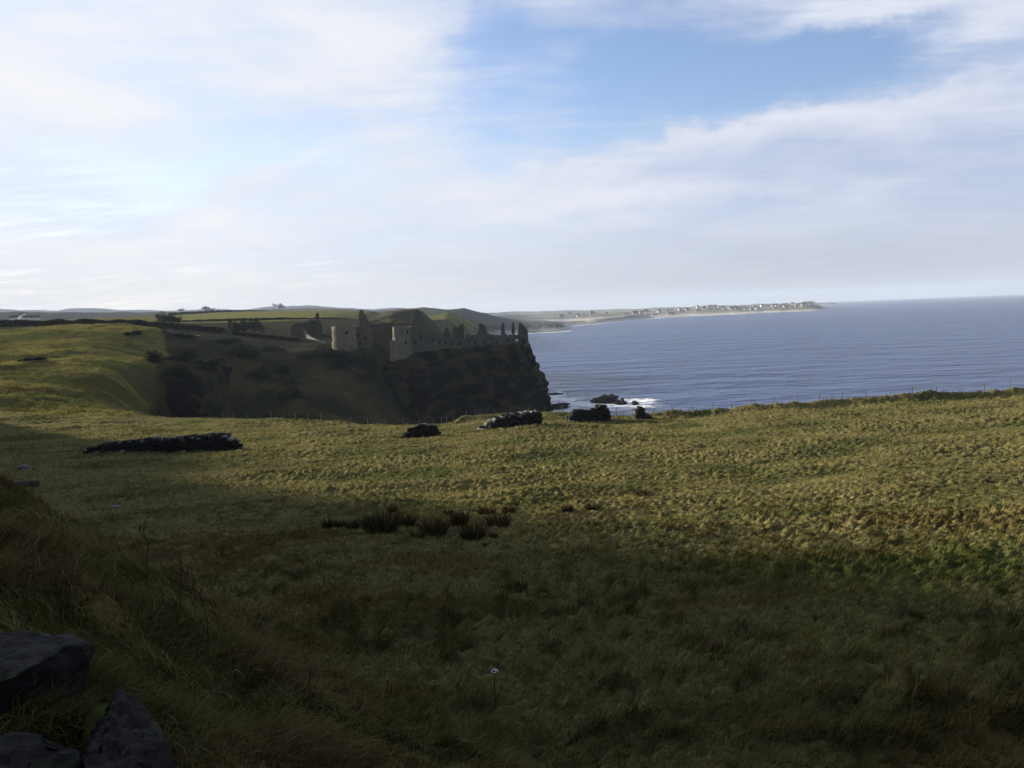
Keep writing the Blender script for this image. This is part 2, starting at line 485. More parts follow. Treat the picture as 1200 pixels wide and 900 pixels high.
def ground_col(X, Y, Z):
    az = np.arctan2(X, Y); rho = np.hypot(X, Y); px = 600 + F * np.tan(np.clip(az, -1.3, 1.3))
    De = np.interp(az, E_AZ, E_D) / np.maximum(np.cos(az), .5)
    n = fbm(X * .11, Y * .14, 101, 4); n2 = fbm(X * .9, Y * 1.0, 102, 3)
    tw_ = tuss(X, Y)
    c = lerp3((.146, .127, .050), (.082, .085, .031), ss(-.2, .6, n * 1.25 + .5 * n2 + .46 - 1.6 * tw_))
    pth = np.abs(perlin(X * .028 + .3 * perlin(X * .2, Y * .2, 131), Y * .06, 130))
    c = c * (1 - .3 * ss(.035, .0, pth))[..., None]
    c = c * (1 - (.34 + .34 * ss(50, 25, rho)) * ss(.20, .05, tw_))[..., None]  # tussock creases painted darker, imitating the shade in the pits
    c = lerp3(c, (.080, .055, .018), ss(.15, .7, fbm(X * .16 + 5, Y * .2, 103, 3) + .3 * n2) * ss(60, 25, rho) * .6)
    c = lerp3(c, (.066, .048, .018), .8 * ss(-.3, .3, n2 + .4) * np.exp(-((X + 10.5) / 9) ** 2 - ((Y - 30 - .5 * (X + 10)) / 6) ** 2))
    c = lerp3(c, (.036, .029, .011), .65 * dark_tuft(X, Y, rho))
    # greener hollow on the right
    gx, gy = 10.5, 18.5
    c = lerp3(c, (.046, .068, .015), .65 * np.exp(-(((X - gx) / 5.5) ** 2 + ((Y - gy - (X - gx) * -.3) / 2.6) ** 2)))
    bm = bank_mask(X, Y)
    bc = lerp3((.095, .076, .028), (.062, .070, .020), ss(-.2, .4, fbm(X * .6, Y * .6, 104, 3)))
    c = c * (1 - bm[..., None]) + bc * bm[..., None]
    # headland, ravine and mainland
    hs = fbm(X * .035, Y * .05, 105, 5) + .6 * fbm(X * .05, Y * .22, 107, 3)
    h = lerp3((.155, .136, .038), (.074, .078, .023), ss(-.45, .45, hs))
    h = lerp3(h, (.072, .055, .022), .8 * ss(.15, .5, fbm(X * .06 + 9, Y * .1, 108, 4)))
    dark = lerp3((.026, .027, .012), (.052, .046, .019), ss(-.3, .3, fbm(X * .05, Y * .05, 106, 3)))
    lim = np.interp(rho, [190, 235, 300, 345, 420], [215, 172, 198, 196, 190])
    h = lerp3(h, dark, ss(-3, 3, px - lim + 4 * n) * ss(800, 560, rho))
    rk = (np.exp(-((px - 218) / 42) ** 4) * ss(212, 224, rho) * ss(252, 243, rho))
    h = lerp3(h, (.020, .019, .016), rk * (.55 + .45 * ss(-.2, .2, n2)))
    # heath band behind the hill and the bright pasture beyond
    h = lerp3(h, (.036, .035, .022), ss(345, 352, rho - 70 * ss(196, 186, px)) * ss(640, 620, rho) * ss(500, 440, px))
    past = ss(640, 655, rho + 6 * n) * ss(1500, 1300, rho) * ss(445, 425, px) * ss(205, 216, px)
    h = lerp3(h, (.145, .140, .045), past)
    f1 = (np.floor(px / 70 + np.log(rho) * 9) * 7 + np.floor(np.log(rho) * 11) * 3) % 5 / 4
    farc = lerp3(lerp3((.045, .050, .032), (.095, .088, .045), f1), (.060, .064, .066), ss(1000, 2600, rho))  # far ridges turn blue-grey with distance, haze put into the colour
    farc = lerp3(farc, lerp3((.24, .225, .19), (.15, .15, .12), f1), ss(590, 640, px))  # coast across the bay paled in its colour, standing in for thicker haze
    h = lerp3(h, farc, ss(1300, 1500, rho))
    h = lerp3(h, (.066, .064, .036), ss(520, 560, rho) * ss(680, 640, rho) * ss(430, 450, px) * ss(530, 520, px))
    # coast: sand near the waterline, dark low cliffs
    sand = ss(1500, 1800, rho) * ss(9, 5, Z) * (px > 560)
    cl = ss(900, 1100, rho) * ss(2, 6, Z) * ss(26, 12, Z) * (px > 500) * ss(-.3, .2, n + .5 * n2)
    h = lerp3(h, (.045, .042, .035), cl * .8 * ss(2600, 2100, rho))
    h = lerp3(h, (.48, .44, .38), sand)
    t = ss(0, 6, rho - De)
    return c * (1 - t[..., None]) + h * t[..., None]


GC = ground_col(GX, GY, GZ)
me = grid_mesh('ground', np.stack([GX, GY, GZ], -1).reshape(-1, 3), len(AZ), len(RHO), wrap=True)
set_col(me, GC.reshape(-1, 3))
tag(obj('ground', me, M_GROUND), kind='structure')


def gz(x, y):
    return float(height(np.array([[float(x)]]), np.array([[float(y)]]))[0, 0])


def at(px, D):
    X = (px - 600) / F * D
    return np.array([X, D, gz(X, D)])


# ------------------------------------------------------------------ sea
SEA_ROCKS = [  # px, py, half-width px, height m, label
    (709, 472, 13, 5.0, 'largest dark rock in the surf beyond the field'),
    (727, 473.5, 7, 2.8, 'low dark rock touching the big surf rock on its right'),
    (744, 474, 4, 1.9, 'small low rock at the seaward end of the surf rocks'),
    (701, 477.5, 3, 2.0, 'small knob of rock just in front of the surf rocks'),
    (652, 478, 15, 3.2, 'low dark reef running out from the foot of the castle crag'),
    (650, 462, 9, 1.0, 'thin flat skerry awash beside the castle crag'),
]
rocks_xy = []
for px, py, hw, hh, lab in SEA_ROCKS:
    d = RIGHT * (px - 600) / F - UP * (py - 450) / F + FWD
    D = -CZ / d[2] * d[1]
    rocks_xy.append((d[0] / d[1] * D, D, hw / F * D, hh))

SA = np.concatenate([np.linspace(R(-80), R(-5), 30, endpoint=False), np.linspace(R(-5), R(45), 420), np.linspace(R(45), R(120), 30)[1:]])
SR = np.exp(np.linspace(math.log(130), math.log(20000), 440))
a2, r2 = np.meshgrid(SA, SR, indexing='ij')
SX = np.sin(a2) * r2; SY = np.cos(a2) * r2
foam = np.zeros_like(SX)
for x, y, hw, hh in rocks_xy:
    ds = np.sqrt(((SX - x) / (hw * 1.0 + 4)) ** 2 + ((SY - y) / (hw * .5 + 17)) ** 2)
    foam = np.maximum(foam, ss(1.25, .45, ds))
for x, y, sx, sy in [(34, 345, 30, 10), (44, 366, 30, 10), (58, 376, 18, 8), (26, 392, 14, 12), (28, 372, 26, 12), (50, 352, 22, 12), (22, 360, 12, 16), (20, 420, 12, 14), (14, 480, 22, 7)]:
    foam = np.maximum(foam, .95 * ss(1.3, .4, np.hypot((SX - x) / sx, (SY - y) / sy)))
# surf line along the bay: where the land meets the water
SH = np.interp(600 + F * np.tan(np.clip(a2, -.7, .7)), [0, 1], [0, 0])
lz = height(SX, SY, False)
dist = np.full_like(SX, 9e9)
first = np.argmax((lz > -1.0) & (r2 > 1400), axis=1)
for i in range(len(SA)):
    if first[i] > 0:
        rr = SR[first[i]]
        foam[i] = np.maximum(foam[i], .85 * ss(rr * .945, rr * .985, SR) * (SR < rr * 1.03) * (SA[i] < R(17)))
me = grid_mesh('sea', np.stack([SX, SY, np.zeros_like(SX)], -1).reshape(-1, 3), len(SA), len(SR))
set_col(me, np.repeat(foam.reshape(-1, 1), 3, 1), 'foam')
m, nt = mat_new('sea_water')
out = nt.nodes.new('ShaderNodeOutputMaterial'); b = nt.nodes.new('ShaderNodeBsdfPrincipled')
geo = nt.nodes.new('ShaderNodeNewGeometry'); pos = geo.outputs['Position']
at_ = nt.nodes.new('ShaderNodeAttribute'); at_.attribute_name = 'foam'
fo = N(nt, at_.outputs['Fac'])
w1 = noise(nt, mapping(nt, pos, (.07, .10, 1), (0, 0, R(20))), 1.0, 5, .6)
w2 = noise(nt, mapping(nt, pos, (.014, .03, 1), (0, 0, R(-14))), 1.0, 4, .55)
w3 = noise(nt, mapping(nt, pos, (.0012, .004, 1), (0, 0, R(-8))), 1.0, 4, .6)
fn = noise(nt, mapping(nt, pos, (.16, .30, 1)), 1.0, 6, .7)
fm = (fo * 1.15 + (fn - .5) * 3.4 - .50).ramp(0, .3)
cap = (noise(nt, mapping(nt, pos, (.02, .09, 1)), 1.0, 6, .7) + (w2 - .5) * .5).ramp(.74, .80) * .35
fm = fm.max(cap)
deep = mixc(nt, w3.ramp(.35, .65), (.020, .042, .120), (.030, .060, .150))
col = mixc(nt, fm, deep, (.80, .80, .80))
nt.links.new(col, b.inputs['Base Color'])
nt.links.new((fm * .5 + .30).k, b.inputs['Roughness'])
b.inputs['IOR'].default_value = 1.33
bn = nt.nodes.new('ShaderNodeBump'); bn.inputs['Strength'].default_value = 1.0; bn.inputs['Distance'].default_value = 6.5
nt.links.new((w1 * .55 + w2 * 1.6 + fm * .25).k, bn.inputs['Height']); nt.links.new(bn.outputs[0], b.inputs['Normal'])
nt.links.new(b.outputs[0], out.inputs[0])
M_SEA = m
tag(obj('sea', me, M_SEA), kind='structure')


# ------------------------------------------------------------------ rocks
def ico(sub):
    bm = bmesh.new(); bmesh.ops.create_icosphere(bm, subdivisions=sub, radius=1)
    v = np.array([x.co[:] for x in bm.verts]); f = [tuple(x.index for x in p.verts) for p in bm.faces]
    bm.free(); return v, f


def rock(name, c, size, seed, mat, sub=4, rough=.35, tint=(.05, .048, .045), flat=0.0, freq=1.3):
    v, f = ico(sub)
    s = seed * 13.7
    # facet the ball, then roughen it
    n = fbm3(v[:, 0] * freq + s, v[:, 1] * freq + s, v[:, 2] * freq - s, seed, 5)
    ridge = np.abs(p3(v[:, 0] * 2.2 + s, v[:, 1] * 2.2, v[:, 2] * 2.2 + s, seed + 3))
    k = 1 + rough * n - rough * .5 * ridge
    v = v * k[:, None] * np.array(size)
    if flat: v[:, 2] = np.where(v[:, 2] < 0, v[:, 2] * flat, v[:, 2])
    me = raw_mesh(name, v, None, np.array(f), smooth=False)
    set_col(me, np.array(tint) * (1 + .35 * n[:, None]))
    o = obj(name, me, mat); o.location = c
    return o


for i, ((x, y, hw, hh), (_, _, _, _, lab)) in enumerate(zip(rocks_xy, SEA_ROCKS)):
    tag(rock('sea_rock', (x, y, -.2), (hw * 1.08, hw * .6 + 2, hh * .85), 30 + i, M_CRAG, 4, .6, (.038, .036, .034), freq=1.8), lab, 'rock', 'rocks in the surf')

# ------------------------------------------------------------------ castle crag
nu, nv = 520, 130
th = np.linspace(0, 2 * math.pi, nu, endpoint=False); tv = np.linspace(0, 1, nv)
T, V = np.meshgrid(th, tv, indexing='ij')
# V: 0 foot, .9 rim, 1 centre of top
side = np.clip(V / .82, 0, 1)
top = np.clip((V - .82) / .18, 0, 1)
Lp = np.interp(side, [0, .25, .5, .75, 1], [418, 426, 434, 446, 457])
Rp = np.interp(side, [0, .1, .25, .5, .7, .86, 1], [651, 645, 641.5, 637, 634, 627, 621])
Dn = np.interp(side, [0, .5, 1], [318, 329, 337]); Df = np.interp(side, [0, 1], [392, 375])
Dm = (Dn + Df) / 2
xl = (Lp - 600) / F * Dm; xr = (Rp - 600) / F * Dm
cx = (xl + xr) / 2; hx = (xr - xl) / 2; hy = (Df - Dn) / 2
se = 2 / 3.2
ux = np.sign(np.cos(T)) * np.abs(np.cos(T)) ** se; uy = np.sign(np.sin(T)) * np.abs(np.sin(T)) ** se
X = cx + hx * ux * (1 - top); Y = Dm + hy * uy * (1 - top)
pxx = 600 + F * X / np.maximum(Y, 1)
ztop = np.interp(pxx, [440, 458, 475, 520, 560, 600, 625], [26.0, 26.0, 28.3, 30.0, 30.6, 31.3, 31.6])
Z = -6 + (ztop + 6) * side + top * .8
n = fbm3(X * .045, Y * .045, Z * .05, 5, 5); rib = np.abs(fbm3(X * .11, Y * .11, Z * .028, 9, 3))
fade = np.sin(np.clip(side, 0, .98) * math.pi) ** .5 * (1 - top) + .12
lay = Z / 3.6 + .9 * n; lay = (lay - np.floor(lay)); lay = (ss(0, .75, lay) * ss(1, .85, lay) - .5) * .8
X = X + ux * lay * fade; Y = Y + uy * lay * fade
X = X + ux * (n * 3.4 - rib * 4.2) * fade; Y = Y + uy * (n * 4.2 - rib * 5.5) * fade; Z = Z + .5 * fbm(X * .2, Y * .2, 8, 3) * ss(.6, 1, side)
me = grid_mesh('crag', np.stack([X, Y, Z], -1).reshape(-1, 3), nu, nv, wrap=True)
g = ss(-.1, .5, 1.5 * fbm3(X * .16, Y * .16, Z * .22, 15, 5) + .8 * (side - .62))
c = lerp3((.007, .0066, .0062), (.042, .039, .018), g)
c = lerp3(c, (.075, .070, .026), top)
set_col(me, c.reshape(-1, 3))
tag(obj('crag', me, M_CRAG), kind='structure')


# rock face under the headland, on the left of the ravine
nu, nv = 260, 90
Sp, Tt = np.meshgrid(np.linspace(0, 1, nu), np.linspace(0, 1, nv), indexing='ij')
pc = 166 + 91 * Sp
tops = np.stack([P(a, np.interp(a, [164, 185, 215, 245, 259], [438, 430.5, 429.5, 431, 434]), np.interp(a, [164, 200, 259], [236, 241, 247])) for a in pc[:, 0]])
foot = np.stack([P(a + 26 * (1 - q) ** 1.5, 512, np.interp(a, [164, 200, 240, 259], [223, 215, 214, 219])) for a, q in zip(pc[:, 0], Sp[:, 0])])
X = tops[:, None, 0] * (1 - Tt) + foot[:, None, 0] * Tt; Y = tops[:, None, 1] * (1 - Tt) + foot[:, None, 1] * Tt
Z = tops[:, None, 2] * (1 - Tt ** .8) + foot[:, None, 2] * Tt ** .8
Y = Y + 9 * ss(.88, 1, Sp) + 9 * ss(.3, 0, Sp)
Z = Z + 1.6 * fbm(X * .16, X * .05, 44, 4) * ss(.3, 0, Tt)
n = fbm3(X * .09, Y * .09, Z * .08, 25, 5); rib = np.abs(fbm3(X * .2, Y * .2, Z * .05, 29, 3))
fd = np.sin(np.clip(Tt, .03, 1) * math.pi * .5) ** .5
Y = Y - (n * 3.2 - rib * 4.5) * fd * ss(0, .1, Sp) * ss(1, .9, Sp) + 3.0 * ss(.12, 0, Tt)
Z = Z + .8 * n
me = grid_mesh('cliff', np.stack([X, Y, Z], -1).reshape(-1, 3), nu, nv)
g = ss(-.1, .5, fbm3(X * .12, Y * .12, Z * .16, 35, 4))
c = lerp3((.009, .0085, .008), (.040, .038, .017), g)
fl = ss(.62, .8, fbm3(X * .5, Y * .5, Z * .5, 37, 3)) * ss(.45, .75, Tt)
c = lerp3(c, (.10, .10, .10), fl)
set_col(me, c.reshape(-1, 3))
tag(obj('cliff', me, M_CRAG), kind='structure')

# ------------------------------------------------------------------ castle
def jitter_poly(poly, step, amp, keep=0):
    out_ = []
    n_ = len(poly)
    for i in range(n_):
        a = np.array(poly[i], float); b_ = np.array(poly[(i + 1) % n_], float)
        L = np.hypot(*(b_ - a)); k = max(1, int(L / step))
        for j in range(k):
            p = a + (b_ - a) * j / k
            if j: p = p + rng.normal(0, amp, 2)
            else: p = p + rng.normal(0, amp * .5, 2)
            out_.append(tuple(p))
    return out_


def pix_wall(mb, poly, D, thick, c, D2=None, x_ref=None, jit=.34):
    """upright wall whose outline is given in photo pixels, D (left end) to D2 (right end), with real thickness"""
    poly = jitter_poly(poly, 1.15, jit)
    xs = [p[0] for p in poly]; x0, x1 = min(xs), max(xs)
    fr = []; bk = []
    for px, py in poly:
        d = D if D2 is None else D + (D2 - D) * (px - x0) / (x1 - x0)
        p = P(px, py, d); fr.append(p); bk.append(p + np.array([0, thick, 0]))
    n_ = len(poly)
    bm = bmesh.new()
    a = [bm.verts.new(p) for p in fr]; b_ = [bm.verts.new(p) for p in bk]
    for i in range(n_):
        j = (i + 1) % n_
        bm.faces.new((a[i], a[j], b_[j], b_[i]))
    f1 = bm.faces.new(a[::-1]); f2 = bm.faces.new(b_)
    bmesh.ops.triangulate(bm, faces=[f1, f2])
    bmesh.ops.recalc_face_normals(bm, faces=bm.faces)
    bm.verts.index_update()
    mb.add([v.co[:] for v in bm.verts], [tuple(v.index for v in f.verts) for f in bm.faces], c)
    bm.free()


def drum(mb, px, ptop, pbot, rpx, D, c, flare=1.15, amp=.35, seed=0, notch=.8):
    """round ruined tower with a ragged hollow top"""
    base = P(px, pbot, D); topz = P(px, ptop, D)[2]
    r = rpx / F * D; H = topz - base[2]; n_ = 40; m_ = 14
    V_ = []; Fc = []
    for j in range(m_ + 1):
        t = j / m_
        for i in range(n_):
            a = 2 * math.pi * i / n_
            rr = r * (flare + (1 - flare) * min(1, t * 1.3)) + amp * .5 * float(perlin(np.array(a * 3.), np.array(t * 6. + seed), seed))
            z = base[2] + H * t
            if j == m_: z -= notch * abs(float(perlin(np.array(i * .45), np.array(.5), seed + 4)))
            V_.append((base[0] + math.sin(a) * rr, base[1] + r - math.cos(a) * rr, z))
    for j in range(m_):
        for i in range(n_):
            k = (i + 1) % n_
            Fc.append((j * n_ + i, j * n_ + k, (j + 1) * n_ + k, (j + 1) * n_ + i))
    o_ = len(V_)
    for i in range(n_):                       # inner rim
        a = 2 * math.pi * i / n_; v = V_[m_ * n_ + i]
        V_.append((base[0] + math.sin(a) * (r - 1.1), base[1] + r - math.cos(a) * (r - 1.1), v[2] - .05))
    for i in range(n_):
        a = 2 * math.pi * i / n_
        V_.append((base[0] + math.sin(a) * (r - 1.1), base[1] + r - math.cos(a) * (r - 1.1), topz - H * .45))
    for i in range(n_):
        k = (i + 1) % n_
        Fc.append((m_ * n_ + i, m_ * n_ + k, o_ + k, o_ + i)); Fc.append((o_ + i, o_ + k, o_ + n_ + k, o_ + n_ + i))
    Fc.append(tuple(o_ + n_ + i for i in range(n_)))
    mb.add(V_, Fc, c)


def opening(name, parent, px0, py0, px1, py1, D, proud=.0):
    """dark window recess with a thin arched head, set just proud of the wall face"""
    mb = MB()
    pts = []
    cxp = (px0 + px1) / 2; hw = (px1 - px0) / 2
    pts += [(px0, py1), (px1, py1)]
    for k in range(7):
        a = math.pi * k / 6
        pts.append((cxp + math.cos(a) * hw, py0 + hw * .7 - math.sin(a) * hw * .7))
    fr = [P(x, y, D - proud) for x, y in pts]; bk = [p + np.array([0, .3, 0]) for p in fr]
    n_ = len(pts)
    mb.add(fr + bk, [tuple(range(n_))] + [(i, (i + 1) % n_, n_ + (i + 1) % n_, n_ + i) for i in range(n_)] + [tuple(range(2 * n_ - 1, n_ - 1, -1))])
    return mb.build(name, M_DARK, parent)


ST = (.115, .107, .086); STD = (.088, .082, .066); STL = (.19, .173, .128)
castle = empty('castle_ruin', P(540, 405, 345), 'ruined stone castle of roofless gables and chimneys on top of the sea crag', 'castle')
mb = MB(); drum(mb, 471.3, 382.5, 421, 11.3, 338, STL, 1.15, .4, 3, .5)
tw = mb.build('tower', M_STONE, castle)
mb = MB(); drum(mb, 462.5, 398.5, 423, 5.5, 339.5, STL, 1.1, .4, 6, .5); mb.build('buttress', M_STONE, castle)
opening('window', tw, 476.6, 386.5, 478.6, 390.6, 338.9, 0); opening('window', tw, 474.3, 400, 476.5, 404, 338.0, 0)
mb = MB()
pix_wall(mb, [(476, 384.5), (484, 384), (497, 385.5), (500, 388), (503, 393), (505.5, 394), (505.5, 390.5), (511, 390), (511.3, 394.5), (519, 395), (530, 396), (536, 397.5), (547, 397), (547, 412), (476, 421)], 341, 1.4, ST)
mb.build('curtain_wall', M_STONE, castle)
mb = MB()
pix_wall(mb, [(545, 393), (560, 392.2), (580, 392.5), (597, 392), (603.6, 392.5), (603.6, 410), (545, 412)], 342, 1.3, ST); mb.build('hall_wall', M_STONE, castle)
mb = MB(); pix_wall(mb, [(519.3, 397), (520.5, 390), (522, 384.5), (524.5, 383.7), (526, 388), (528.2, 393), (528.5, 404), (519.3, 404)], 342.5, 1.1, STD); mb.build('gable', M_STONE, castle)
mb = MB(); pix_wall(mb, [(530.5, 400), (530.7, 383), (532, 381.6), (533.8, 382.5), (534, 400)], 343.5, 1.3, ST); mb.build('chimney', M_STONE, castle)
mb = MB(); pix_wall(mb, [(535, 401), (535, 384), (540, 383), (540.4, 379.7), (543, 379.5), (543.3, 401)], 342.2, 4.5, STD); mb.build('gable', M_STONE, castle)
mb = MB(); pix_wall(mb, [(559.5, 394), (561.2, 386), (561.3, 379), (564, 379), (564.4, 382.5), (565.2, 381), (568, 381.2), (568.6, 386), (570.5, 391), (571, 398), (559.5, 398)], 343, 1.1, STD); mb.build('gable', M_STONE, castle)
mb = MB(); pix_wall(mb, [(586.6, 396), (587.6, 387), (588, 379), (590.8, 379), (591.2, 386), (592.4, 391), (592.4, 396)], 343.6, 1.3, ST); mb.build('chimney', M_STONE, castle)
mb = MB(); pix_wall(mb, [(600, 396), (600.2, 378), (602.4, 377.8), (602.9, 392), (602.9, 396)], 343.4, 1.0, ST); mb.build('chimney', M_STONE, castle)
mb = MB()
pix_wall(mb, [(607.2, 408), (607.2, 392), (608.3, 379), (609.8, 377.7), (613, 381), (616.7, 384.8), (618.4, 387.5), (619, 396), (619.4, 408)], 342, 5.0, STD)
pix_wall(mb, [(602.5, 392.8), (607.4, 392.8), (607.4, 397.6), (602.5, 397.6)], 342.3, 1.0, STD, jit=.08)
pix_wall(mb, [(602.5, 404), (607.4, 404), (607.4, 411), (602.5, 411)], 342.3, 1.2, STD, jit=.08)
et = mb.build('end_tower', M_STONE, castle)
opening('window', et, 611, 397, 616, 403, 341.9)
for a, b_, c_, d_ in [(549, 398, 550.6, 401), (556, 399, 558, 404), (567, 399, 569.2, 402), (527, 401, 529, 405), (514, 399, 516, 403), (492, 393, 494, 397), (552.5, 394.5, 553.8, 397), (574, 395, 575.6, 398), (581, 399, 583, 403), (594, 396, 595.8, 400), (521.5, 400, 523, 404), (537, 400.5, 539, 405), (507, 396, 508.6, 400), (486, 400, 487.6, 404)]:
    opening('window', castle, a, b_, c_, d_, 341.8 if a > 545 else 340.9)
mb = MB(); pix_wall(mb, [(484, 386), (485.5, 374), (487, 364), (489, 362.3), (490.8, 363), (492, 368), (495.5, 371), (498, 386)], 349, 1.2, ST); mb.build('gable', M_STONE, castle)
mb = MB(); pix_wall(mb, [(505, 400), (520, 399), (560, 397), (598, 397), (598, 404), (505, 408)], 360, 1.2, ST); mb.build('rear_wall', M_STONE, castle)

gate = empty('castle_gatehouse', P(410, 416, 358), 'ruined castle gatehouse with a broad round tower at the top of the ravine', 'castle')
mb = MB(); drum(mb, 402, 382, 419, 14, 354, STL, 1.12, .5, 11, .35); tw = mb.build('tower', M_STONE, gate)
opening('window', tw, 389.0, 396, 390.2, 400, 357.2); opening('window', tw, 405, 388, 407.5, 392, 353.9)
for a, b_, c_, d_ in [(419, 391, 421, 395), (427, 394, 429, 398), (421, 401, 422.6, 405)]:
    opening('window', gate, a, b_, c_, d_, 360.3)
mb = MB(); pix_wall(mb, [(405, 383), (415, 382.6), (424, 384.5), (433, 386), (433.8, 424), (405, 424)], 360.5, 8, ST); mb.build('range_wall', M_STONE, gate)
mb = MB(); pix_wall(mb, [(421.2, 386), (421.3, 368), (421.5, 363.6), (424.6, 363.2), (427, 368), (431, 376.5), (433.4, 381), (433.5, 388)], 366, 1.3, ST); mb.build('gable', M_STONE, gate)
mb = MB(); pix_wall(mb, [(432.5, 381), (436, 380), (437, 383), (440, 379.6), (446, 380), (449, 383), (452, 379), (460, 378.6), (464, 381), (464, 412), (432.5, 412)], 376, 1.4, STD); mb.build('courtyard_wall', M_STONE, gate)

# lit outer wall running down to the gatehouse
mb = MB()
pts = [(354.5, 391, 410), (356, 393, 406), (359, 396.5, 400), (366, 400, 392), (375, 404, 382), (386, 406.5, 372)]
hts = [4.6, 3.6, 2.6, 2.0, 1.8, 1.6]
prev = None
vv = []
for (px, py, D), h in zip(pts, hts):
    p = P(px, py, D); vv.append((p, h))
bmv = []; bf = []
for i, (p, h) in enumerate(vv):
    q = vv[min(i + 1, len(vv) - 1)][0] - vv[max(i - 1, 0)][0]; nrm = np.array([q[1], -q[0], 0]); nrm /= np.linalg.norm(nrm)
    for s_, z_ in ((-.5, -2.0), (-.5, h), (.5, h), (.5, -2.0)):
        bmv.append(p + nrm * s_ + np.array([0, 0, z_]))
for i in range(len(vv) - 1):
    for k in range(4):
        bf.append((i * 4 + k, i * 4 + (k + 1) % 4, i * 4 + 4 + (k + 1) % 4, i * 4 + 4 + k))
bf += [(0, 3, 2, 1), tuple(len(bmv) - 4 + k for k in range(4))]
mb.add(bmv, bf, STL)
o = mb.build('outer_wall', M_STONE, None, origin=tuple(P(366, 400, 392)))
tag(o, 'pale sunlit wall curving down the slope to the left of the gatehouse tower', 'wall')

ruin = empty('ruined_house', P(364, 391, 412), 'dark roofless house with one tall chimney behind the pale outer wall', 'ruin')
mb = MB(); pix_wall(mb, [(357, 379), (358.5, 379), (359, 376.5), (362, 377), (363, 374), (365, 375.5), (366, 380), (369, 379), (369.5, 375.5), (373.5, 376.5), (374, 395), (357, 395)], 412, 6, STD); mb.build('wall', M_STONE, ruin)
mb = MB(); pix_wall(mb, [(370, 378), (370.3, 367.5), (371.5, 366.3), (373, 367.5), (373.4, 378)], 411.5, 1.4, STD); mb.build('chimney', M_STONE, ruin)
ruin = empty('ruined_house', P(348, 394, 404), 'squat dark roofless house left of the one with the tall chimney', 'ruin')
mb = MB(); pix_wall(mb, [(341, 384), (342.5, 383.5), (343, 380), (346, 380.5), (346.5, 378), (350, 379.5), (350.5, 382), (352.5, 381), (353, 378), (354.8, 379), (355, 397), (341, 397)], 404, 6, STD); mb.build('wall', M_STONE, ruin)
mb = MB(); pix_wall(mb, [(267.6, 398), (267.8, 376), (268.6, 373.2), (270, 372.8), (271, 375), (271.3, 398)], 392, 1.6, STD)
o = mb.build('stone_pillar', M_STONE, None, origin=tuple(P(269.5, 396, 392)))
tag(o, 'lone tall stone pillar standing by the hedge left of the small trees', 'pillar')


# ------------------------------------------------------------------ dry stone walls in the field
def stone_block(mb, c, s, rot, col):
    """one rough stone: a box with chamfer-like jitter on 24 verts"""
    v = []
    for dx in (-1, 1):
        for dy in (-1, 1):
            for dz in (-1, 1):
                v.append([dx * s[0] / 2 * random.uniform(.72, 1.08), dy * s[1] / 2 * random.uniform(.75, 1.1), dz * s[2] / 2 * random.uniform(.72, 1.12)])
    ca, sa = math.cos(rot), math.sin(rot)
    v = [(c[0] + x * ca - y * sa, c[1] + x * sa + y * ca, c[2] + z) for x, y, z in v]
    mb.add(v, [(0, 1, 3, 2), (4, 6, 7, 5), (0, 4, 5, 1), (2, 3, 7, 6), (0, 2, 6, 4), (1, 5, 7, 3)], col)


def rubble(label, ends, prof, thick=.7, course=.2, pale=.35, seed=1):
    """dry stone wall between two plan points; prof = [(fraction, height)]"""
    random.seed(seed)
    a = np.array(ends[0], float); b_ = np.array(ends[1], float)
    L = np.hypot(*(b_ - a)[:2]); d = (b_ - a) / L; nrm = np.array([-d[1], d[0]]); rot = math.atan2(d[1], d[0])
    fs = [p[0] for p in prof]; hs = [p[1] for p in prof]
    mb = MB(); org = None
    n_ = int(L / .1)
    gl = {}
    def G(t):
        k = round(t * 40)
        if k not in gl:
            p = a + d * L * k / 40; gl[k] = gz(p[0], p[1]) - .12
        return gl[k]
    for sidx, off in ((0, -thick * .3), (1, thick * .3)):
        zc = 0.0
        while zc < max(hs):
            ch = course * random.uniform(.8, 1.25)
            x = random.uniform(-.1, .1)
            while x < L:
                w = random.uniform(.22, .62)
                t = (x + w / 2) / L
                if 0 <= t <= 1:
                    h = np.interp(t, fs, hs) + random.uniform(-.14, .10)
                    if zc + ch * .5 < h:
                        bat = 1 - .25 * zc / max(hs)
                        p = a + d * (x + w / 2) + nrm * (off * bat + random.uniform(-.06, .06))
                        g = random.uniform(.022, .042); warm = random.uniform(.95, 1.08)
                        topmost = zc + ch * 1.6 > h
                        if (topmost and random.random() < pale) or random.random() < .006:
                            g = random.uniform(.10, .24)
                        stone_block(mb, (p[0], p[1], G(t) + zc + ch / 2), (w * .98, thick * .62, ch * 1.02), rot + random.uniform(-.12, .12), (g * warm, g, g * .93))
                x += w
            zc += ch
    for k in range(int(L * 1.6)):              # fallen stones
        t = random.random(); p = a + d * L * t + nrm * random.uniform(-1.4, 1.0)
        s_ = random.uniform(.15, .38); g = random.uniform(.03, .06) if random.random() < .8 else random.uniform(.15, .3)
        stone_block(mb, (p[0], p[1], gz(p[0], p[1]) + s_ * .15), (s_ * 1.3, s_, s_ * .7), random.random() * 3, (g, g, g * .93))
    org = (*((a + b_) / 2), gz(*((a + b_) / 2)))
    o = mb.build('stone_wall', M_WALL, None, origin=org)
    return tag(o, label, 'wall', 'ruined stone walls in the field')


def XY(px, D): return ((px - 600) / F * D, D)


